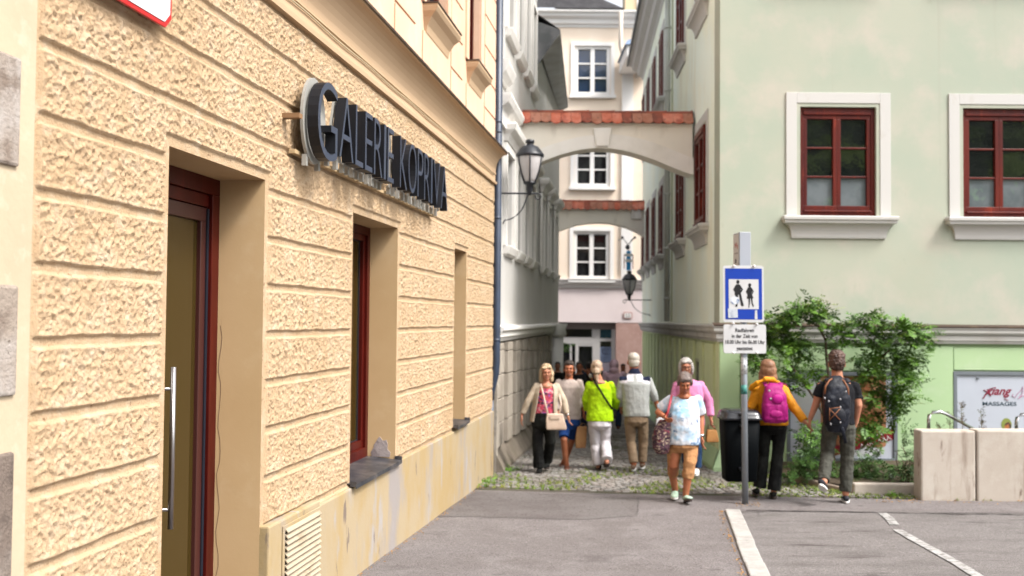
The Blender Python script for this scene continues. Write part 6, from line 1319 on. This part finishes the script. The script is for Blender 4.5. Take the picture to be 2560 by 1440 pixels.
b = MB(); a.tor(b, [(1707, 1130, .1, .1), (1708, 1116, .185, .15), (1709, 1092, .178, .14)]); a.limb(b, [(1687, 1112), (1683, 1160, -.04), (1683, 1186, -.13)], [.112, .088, .070]); a.limb(b, [(1728, 1112), (1724, 1160, .12), (1719, 1196, .12)], [.112, .090, .072])
a.wear('cropped_trousers', cloth('tan cotton', (.391, .200, .089), (.37, .18, .075)), b, disp=.036, dsc=.08)
M_mint2 = mat('mint canvas shoe', (.42, .56, .44), .7, layers=(((.34, .47, .37), 6, .45, .65),)); a.shoe((1688, 1240, -.27), (1685, 1248, -.04), M_mint2, M_whs); a.shoe((1714, 1255, .06), (1726, 1250, .30), M_mint2, M_dks)
q = a.J(1656, 1134, .05); b = MB().loft([[(p.x+w_*math.cos(t), p.y+d_*math.sin(t), p.z) for t in np.linspace(0, 6.2832, 13)[:-1]] for p, w_, d_ in ((q, .075, .05), (a.J(1654, 1120, .05), .105, .08), (a.J(1654, 1095, .05), .12, .085), (a.J(1659, 1068, .06), .11, .075), (a.J(1665, 1050, .08), .075, .045))])
M_ptn = mat('patterned brown cloth', (.07, .03, .045), .85, layers=(((.38, .29, .22), 24, .52, .58, (1, 1, 1.6)), ((.20, .03, .05), 12, .58, .64), ((.02, .012, .02), 18, .55, .6)), bump=((20, .4, .01),))
sb_ = bag('shoulder_bag', 'brown patterned cloth bag under the arm of the woman in the tie dye shirt', b, M_ptn, at=tuple(q), disp=.02)
M_pst = mat('coral strap', (.60, .10, .13), .6); MB().tube([a.J(1664, 1052, .09), a.J(1672, 1020, .10), a.J(1677, 1000, .10), a.J(1679, 988, .03), a.J(1677, 990, -.08), a.J(1668, 1020, -.10), a.J(1662, 1052, .02)], [(.014, .005)]*7, 8).build('strap', M_pst, sb_, True)
wb = a.J(1754, 1088, .03); MB().tube([wb+Vector((0, 0, .014)), wb+Vector((0, 0, -.014))], .035, 12).build('bracelet', mat('bracelet silver', (.5, .5, .5), .3, metal=1), a.bd, True)
# ---- G: woman with yellow jacket, H: man with black backpack (hand in hand, from behind) ---------------
a = Person(12.32, 1912, 1242, 1, 'woman seen from behind in mustard yellow jacket and black trousers beside the bin')
a.head(1919, 925, .24, yaw=5, pitch=3, dy=.03, neck=(1922, 955))
a.tor(a.B, [(1930, 1065, .15, .11), (1930, 1030, .14, .11), (1928, 1005, .145, .11), (1926, 975, .165, .11), (1924, 962, .14, .08), (1923, 953, .055, .055)])
a.limb(a.B, [(1893, 972), (1882, 1014, -.02), (1890, 1040, .2)], [.05, .04, .028]); a.limb(a.B, [(1957, 972), (1980, 1013, -.1), (2013, 1055, -.24)], [.05, .04, .028]); a.hand((1890, 1040, .2), (1894, 1046, .3)); a.hand((2012, 1053, -.24), (2028, 1070, -.28), .8)
a.limb(a.B, [(1911, 1065), (1907, 1140, .05), (1900, 1215, .05)], [.09, .06, .036]); a.limb(a.B, [(1949, 1065), (1943, 1140, .0), (1934, 1228, -.05)], [.09, .06, .036]); a.body()
a.hair(hairmat('long red brown hair', (.17, .075, .036), (.28, .14, .075)), [((0, -.02, .05), (.090, .100, .080)), ((0, -.055, -.01), (.098, .064, .095)), ((0, -.06, -.09), (.104, .048, .075)), ((.070, -.02, -.08), (.036, .05, .09)), ((-.072, -.02, -.07), (.036, .05, .09))], .010, .03)
b = MB(); a.tor(b, [(1931, 1061, .19, .145), (1931, 1052, .188, .15), (1930, 1030, .18, .145), (1928, 1000, .18, .145), (1926, 978, .19, .14), (1924, 963, .155, .105), (1923, 955, .10, .08)])
a.limb(b, [(1894, 974), (1880, 1014, -.02), (1888, 1038, .18)], [.084, .074, .06]); a.limb(b, [(1956, 974), (1980, 1012, -.1), (2011, 1052, -.23)], [.084, .068, .052])
b.tube([a.J(*p) for p in ((1880, 968, -.10), (1893, 957, -.15), (1912, 949, -.16), (1932, 948, -.14), (1944, 957, -.08), (1938, 958, .06), (1915, 960, .08), (1888, 968, .0), (1878, 972, -.08))], [(.036, .030)]*9, 10, rnd=True)
a.wear('jacket', cloth('mustard yellow jacket', (.595, .238, .006), (.58, .22, .006), .6), b, disp=.034, dsc=.09)
b = MB(); a.tor(b, [(1930, 1085, .1, .1), (1931, 1070, .175, .135), (1931, 1050, .172, .135)]); a.limb(b, [(1912, 1068), (1908, 1140, .05), (1899, 1218, .05)], [.108, .086, .088]); a.limb(b, [(1949, 1068), (1944, 1140, .0), (1935, 1226, -.05)], [.108, .086, .09])
a.wear('trousers', M_blkt, b, disp=.024)
a.shoe((1893, 1238, .0), (1886, 1231, .25), M_blkt, M_dks); a.shoe((1934, 1245, -.08), (1933, 1238, .16), M_blkt, M_dks)
q = a.J(1937, 1056, -.24); rt = empty('backpack', tuple(q), 'magenta backpack with round pocket worn over the mustard yellow jacket', 'backpack')
M_mag = cloth('magenta nylon', (.300, .009, .143), (.32, .012, .15), .55)
b = MB(); b.loft([[(c.x+w_*math.copysign(abs(math.cos(t))**.6, math.cos(t)), c.y+d_*math.copysign(abs(math.sin(t))**.6, math.sin(t)), c.z) for t in np.linspace(0, 6.2832, 21)[:-1]] for c, w_, d_ in ((a.J(1937, 1057, -.22), .13, .07), (a.J(1937, 1048, -.23), .155, .09), (a.J(1937, 1015, -.23), .155, .095), (a.J(1936, 985, -.22), .13, .08), (a.J(1934, 966, -.20), .095, .06), (a.J(1934, 958, -.18), .055, .04))])
o = b.build('bag_body', M_mag, rt); remesh(o, .008, 6, .02, .08)
b = MB().ell(a.J(1944, 998, -.315), (.068, .022, .058)); o = b.build('round_pocket', cloth('bright magenta', (.390, .009, .195), (.46, .012, .22), .5), rt, True)
b = MB().ell(a.J(1940, 1036, -.31), (.085, .03, .055)); b.build('lower_pocket', M_mag, rt, True)
b = MB()
for px0, px1 in ((1912, 1908), (1950, 1962)): b.tube([a.J(px0+4, 966, -.2), a.J(px0, 957, -.1), a.J(px1, 962, .08), a.J(px1, 1000, .15)], [(.026, .008)]*4, 8)
b.build('strap', M_mag, rt, True)
for px, py in ((1923, 977), (1927, 997)): MB().ell(a.J(px, py, -.31), (.014, .008, .014)).build('badge', M_wht, rt, True)
# ---- H
a = Person(11.95, 2090, 1246, 1, 'dark haired man seen from behind in black T-shirt and olive trousers holding her hand')
a.head(2092, 908, .262, yaw=16, dy=.03, neck=(2093, 940), nr=.062)
a.tor(a.B, [(2096, 1065, .155, .115), (2096, 1035, .15, .115), (2095, 1005, .165, .12), (2094, 975, .195, .125), (2094, 955, .17, .095), (2093, 943, .07, .065)])
a.limb(a.B, [(2053, 966), (2040, 1010, .0), (2025, 1048, .05)], [.058, .044, .029]); a.limb(a.B, [(2137, 966), (2146, 1014, -.03), (2139, 1058, .03)], [.058, .046, .031]); a.hand((2025, 1047, .05), (2023, 1074, .06), .9, -1); a.hand((2139, 1058, .03), (2133, 1084, .06), .4)
a.limb(a.B, [(2076, 1065), (2068, 1135, .08), (2060, 1205, -.22)], [.098, .066, .040]); a.limb(a.B, [(2116, 1065), (2115, 1140, .05), (2114, 1234, .04)], [.098, .068, .042]); a.body()
a.hair(hairmat('curly dark brown hair', (.027, .012, .008), (.10, .05, .034)), [((0, -.015, .062), (.086, .100, .082)), ((0, -.045, .01), (.084, .072, .08)), ((0, -.055, -.04), (.07, .05, .04)), ((.02, .06, .09), (.05, .035, .03))], .034, .02)
b = MB(); a.tor(b, [(2097, 1060, .185, .145), (2096, 1040, .18, .145), (2095, 1005, .19, .145), (2094, 978, .212, .15), (2094, 960, .185, .115), (2093, 949, .11, .085)])
a.limb(b, [(2054, 967), (2047, 985), (2045, 992, .0)], [.086, .076, .073]); a.limb(b, [(2136, 967), (2142, 992), (2144, 1000, -.02)], [.086, .076, .072])
a.wear('t_shirt', cloth('black cotton', (.004, .004, .006), (.016, .017, .022)), b, disp=.024)
b = MB(); a.tor(b, [(2095, 1085, .11, .11), (2096, 1070, .19, .145), (2096, 1048, .18, .14)]); a.limb(b, [(2076, 1070), (2067, 1135, .08), (2060, 1202, -.20)], [.122, .098, .072]); a.limb(b, [(2118, 1070), (2118, 1140, .05), (2114, 1228, .05)], [.122, .100, .078])
a.wear('trousers', cloth('olive cargo cotton', (.059, .059, .049), (.055, .055, .045), extra=(((.084, .084, .070), 7, .5, .7),)), b, disp=.044, dsc=.09)
M_bsh = mat('black canvas shoe', (.012, .013, .02), .7); a.shoe((2052, 1214, -.34), (2062, 1229, -.12), M_bsh, M_whs, .05); a.shoe((2116, 1256, .0), (2112, 1247, .26), M_bsh, M_whs, .052)
q = a.J(2092, 1075, -.26); rt = empty('backpack', tuple(q), 'black backpack with brown straps worn over the black T-shirt', 'backpack')
M_nav = cloth('black nylon', (.007, .008, .013), (.022, .026, .04), .5); M_brs = mat('brown strap', (.20, .07, .025), .6)
b = MB(); b.loft([[(c.x+w_*math.copysign(abs(math.cos(t))**.6, math.cos(t)), c.y+d_*math.copysign(abs(math.sin(t))**.6, math.sin(t)), c.z) for t in np.linspace(0, 6.2832, 21)[:-1]] for c, w_, d_ in ((a.J(2091, 1080, -.22), .10, .06), (a.J(2091, 1062, -.24), .135, .09), (a.J(2091, 1030, -.24), .15, .10), (a.J(2091, 995, -.24), .158, .10), (a.J(2091, 965, -.22), .135, .085), (a.J(2091, 945, -.19), .085, .05), (a.J(2091, 939, -.17), .05, .03))])
o = b.build('bag_body', M_nav, rt); remesh(o, .008, 6, .016, .07)
MB().ell(a.J(2093, 1040, -.335), (.105, .035, .11)).build('front_pocket', M_nav, rt, True)
b = MB().tube([a.J(2062, 985, -.30), a.J(2064, 965, -.30), a.J(2074, 950, -.27), a.J(2082, 946, -.22)], [(.010, .006)]*4, 8).tube([a.J(2122, 1000, -.30), a.J(2120, 970, -.31), a.J(2110, 952, -.27), a.J(2102, 946, -.22)], [(.010, .006)]*4, 8)
for s0, s1 in (((2074, 1022), (2100, 1050)), ((2100, 1022), (2074, 1050)), ((2074, 1020), (2074, 1052)), ((2100, 1018), (2074, 1022))): b.tube([a.J(*s0, -.375), a.J(*s1, -.375)], .005, 6)
b.build('brown_strap', M_brs, rt, True)
for px, py in ((2062, 995), (2072, 1003), (2101, 998), (2115, 979), (2077, 1060), (2101, 1056), (2101, 1018)): MB().ell(a.J(px, py, -.36), (.010, .008, .013)).build('buckle', mat('pale buckle', (.34, .34, .36), .4), rt, True)
b = MB().tube([a.J(2103, 1062, -.32), a.J(2108, 1080, -.30), a.J(2114, 1108, -.27)], [(.02, .005)]*3, 8); b.build('hanging_strap', M_nav, rt, True)
b = MB()
for px0, px1 in ((2068, 2064), (2116, 2124)): b.tube([a.J(px0+4, 955, -.2), a.J(px0, 947, -.08), a.J(px1, 955, .1), a.J(px1, 1000, .16)], [(.03, .01)]*4, 8)
b.build('strap', M_nav, rt, True)
# ---- people farther down the alley ------------------------------------------------------------------
def far(Y, px, head, feet, facing, label, top, low, hairm, sk=M_skint, hood=None, armup=False):
    a = Person(Y, px, feet, facing, label, sk, 'people farther down the alley'); H = (feet-head); q = lambda t: head+H*t
    k = H*Y/FPX
    a.head(px, q(.068), k*.135, dy=.02, neck=(px, q(.16)))
    a.tor(a.B, [(px, q(.52), .15, .11), (px, q(.36), .15, .11), (px, q(.24), .17, .115), (px, q(.185), .14, .085), (px, q(.16), .06, .06)]); s_ = FPX/Y
    for sx in (-1, 1):
        if armup and sx == 1: a.limb(a.B, [(px+.18*s_, q(.20)), (px+.36*s_, q(.33), .1), (px+.16*s_, q(.13), .2)], [.05, .042, .03]); a.hand((px+.16*s_, q(.13), .2), (px+.06*s_, q(.10), .22))
        else: a.limb(a.B, [(px+sx*.19*s_, q(.20)), (px+sx*.23*s_, q(.36)), (px+sx*.22*s_, q(.48), .08)], [.05, .042, .03]); a.hand((px+sx*.22*s_, q(.48), .08), (px+sx*.22*s_, q(.57), .12))
        a.limb(a.B, [(px+sx*.09*s_, q(.5)), (px+sx*.10*s_, q(.74), .05*sx), (px+sx*.09*s_, q(.96), -.08*sx)], [.085, .058, .038])
    a.body(.010)
    if facing < 0: a.face(a.bd)
    a.hair(hairm, [((0, -.022, .052), (.083, .095, .077)), ((0, -.055, .0), (.08, .06, .085))], .012, .03, .012)
    b = MB(); a.tor(b, [(px, q(.52), .19, .14), (px, q(.36), .18, .14), (px, q(.24), .195, .14), (px, q(.188), .15, .10), (px, q(.17), .085, .07)])
    for sx in (-1, 1):
        if armup and sx == 1: a.limb(b, [(px+.18*s_, q(.20)), (px+.28*s_, q(.27), .06)], [.078, .068])
        else: a.limb(b, [(px+sx*.19*s_, q(.205)), (px+sx*.23*s_, q(.36)), (px+sx*.225*s_, q(.45), .06)], [.078, .062, .05])
    if hood: b.ell(a.J(px, q(.075), -.01), (.105, .12, .125)); b.ell(a.J(px, q(.15), -.05), (.11, .10, .07))
    a.wear('top', top, b, .012)
    b = MB(); a.tor(b, [(px, q(.58), .1, .1), (px, q(.54), .18, .135), (px, q(.48), .172, .13)])
    for sx in (-1, 1): a.limb(b, [(px+sx*.09*s_, q(.53)), (px+sx*.10*s_, q(.74), .05*sx), (px+sx*.09*s_, q(.95), -.08*sx)], [.105, .084, .07])
    a.wear('trousers', low, b, .012)
    for sx in (-1, 1): a.shoe((px+sx*.09*s_, q(.985), -.08*sx), (px+sx*.10*s_, q(.985)+(4 if facing < 0 else -3), .16-.08*sx), M_bsh, M_dks)
M_jean = cloth('dark denim', (.014, .025, .052), (.012, .02, .045)); M_ch = cloth('charcoal cotton', (.012, .012, .014), (.035, .033, .035))
far(21.5, 1535, 899, 1074, 1, 'person in pale pink hooded top with hood up in the middle distance', cloth('pale pink hoodie', (.66, .46, .54), (.56, .36, .44)), M_jean, M_dkh, hood=1)
far(21.0, 1448, 905, 1080, -1, 'person in dark top with one arm raised behind the oatmeal sweater', M_ch, M_jean, M_dkh, armup=True)
far(24.0, 1394, 905, 1050, -1, 'person in black with pink face between the cardigan and the dark haired man', M_blkt, M_blkt, M_dkh, M_skin)
far(25.0, 1472, 906, 1044, 1, 'person in navy seen from behind, half hidden by the lime blouse', M_jean, M_ch, M_dkh)
far(25.5, 1558, 910, 1040, -1, 'person in teal and red clothes half hidden behind the grey jacket', cloth('teal cotton', (.04, .13, .14), (.03, .09, .1)), cloth('dark red cotton', (.16, .02, .025), (.1, .015, .02)), M_dkh)
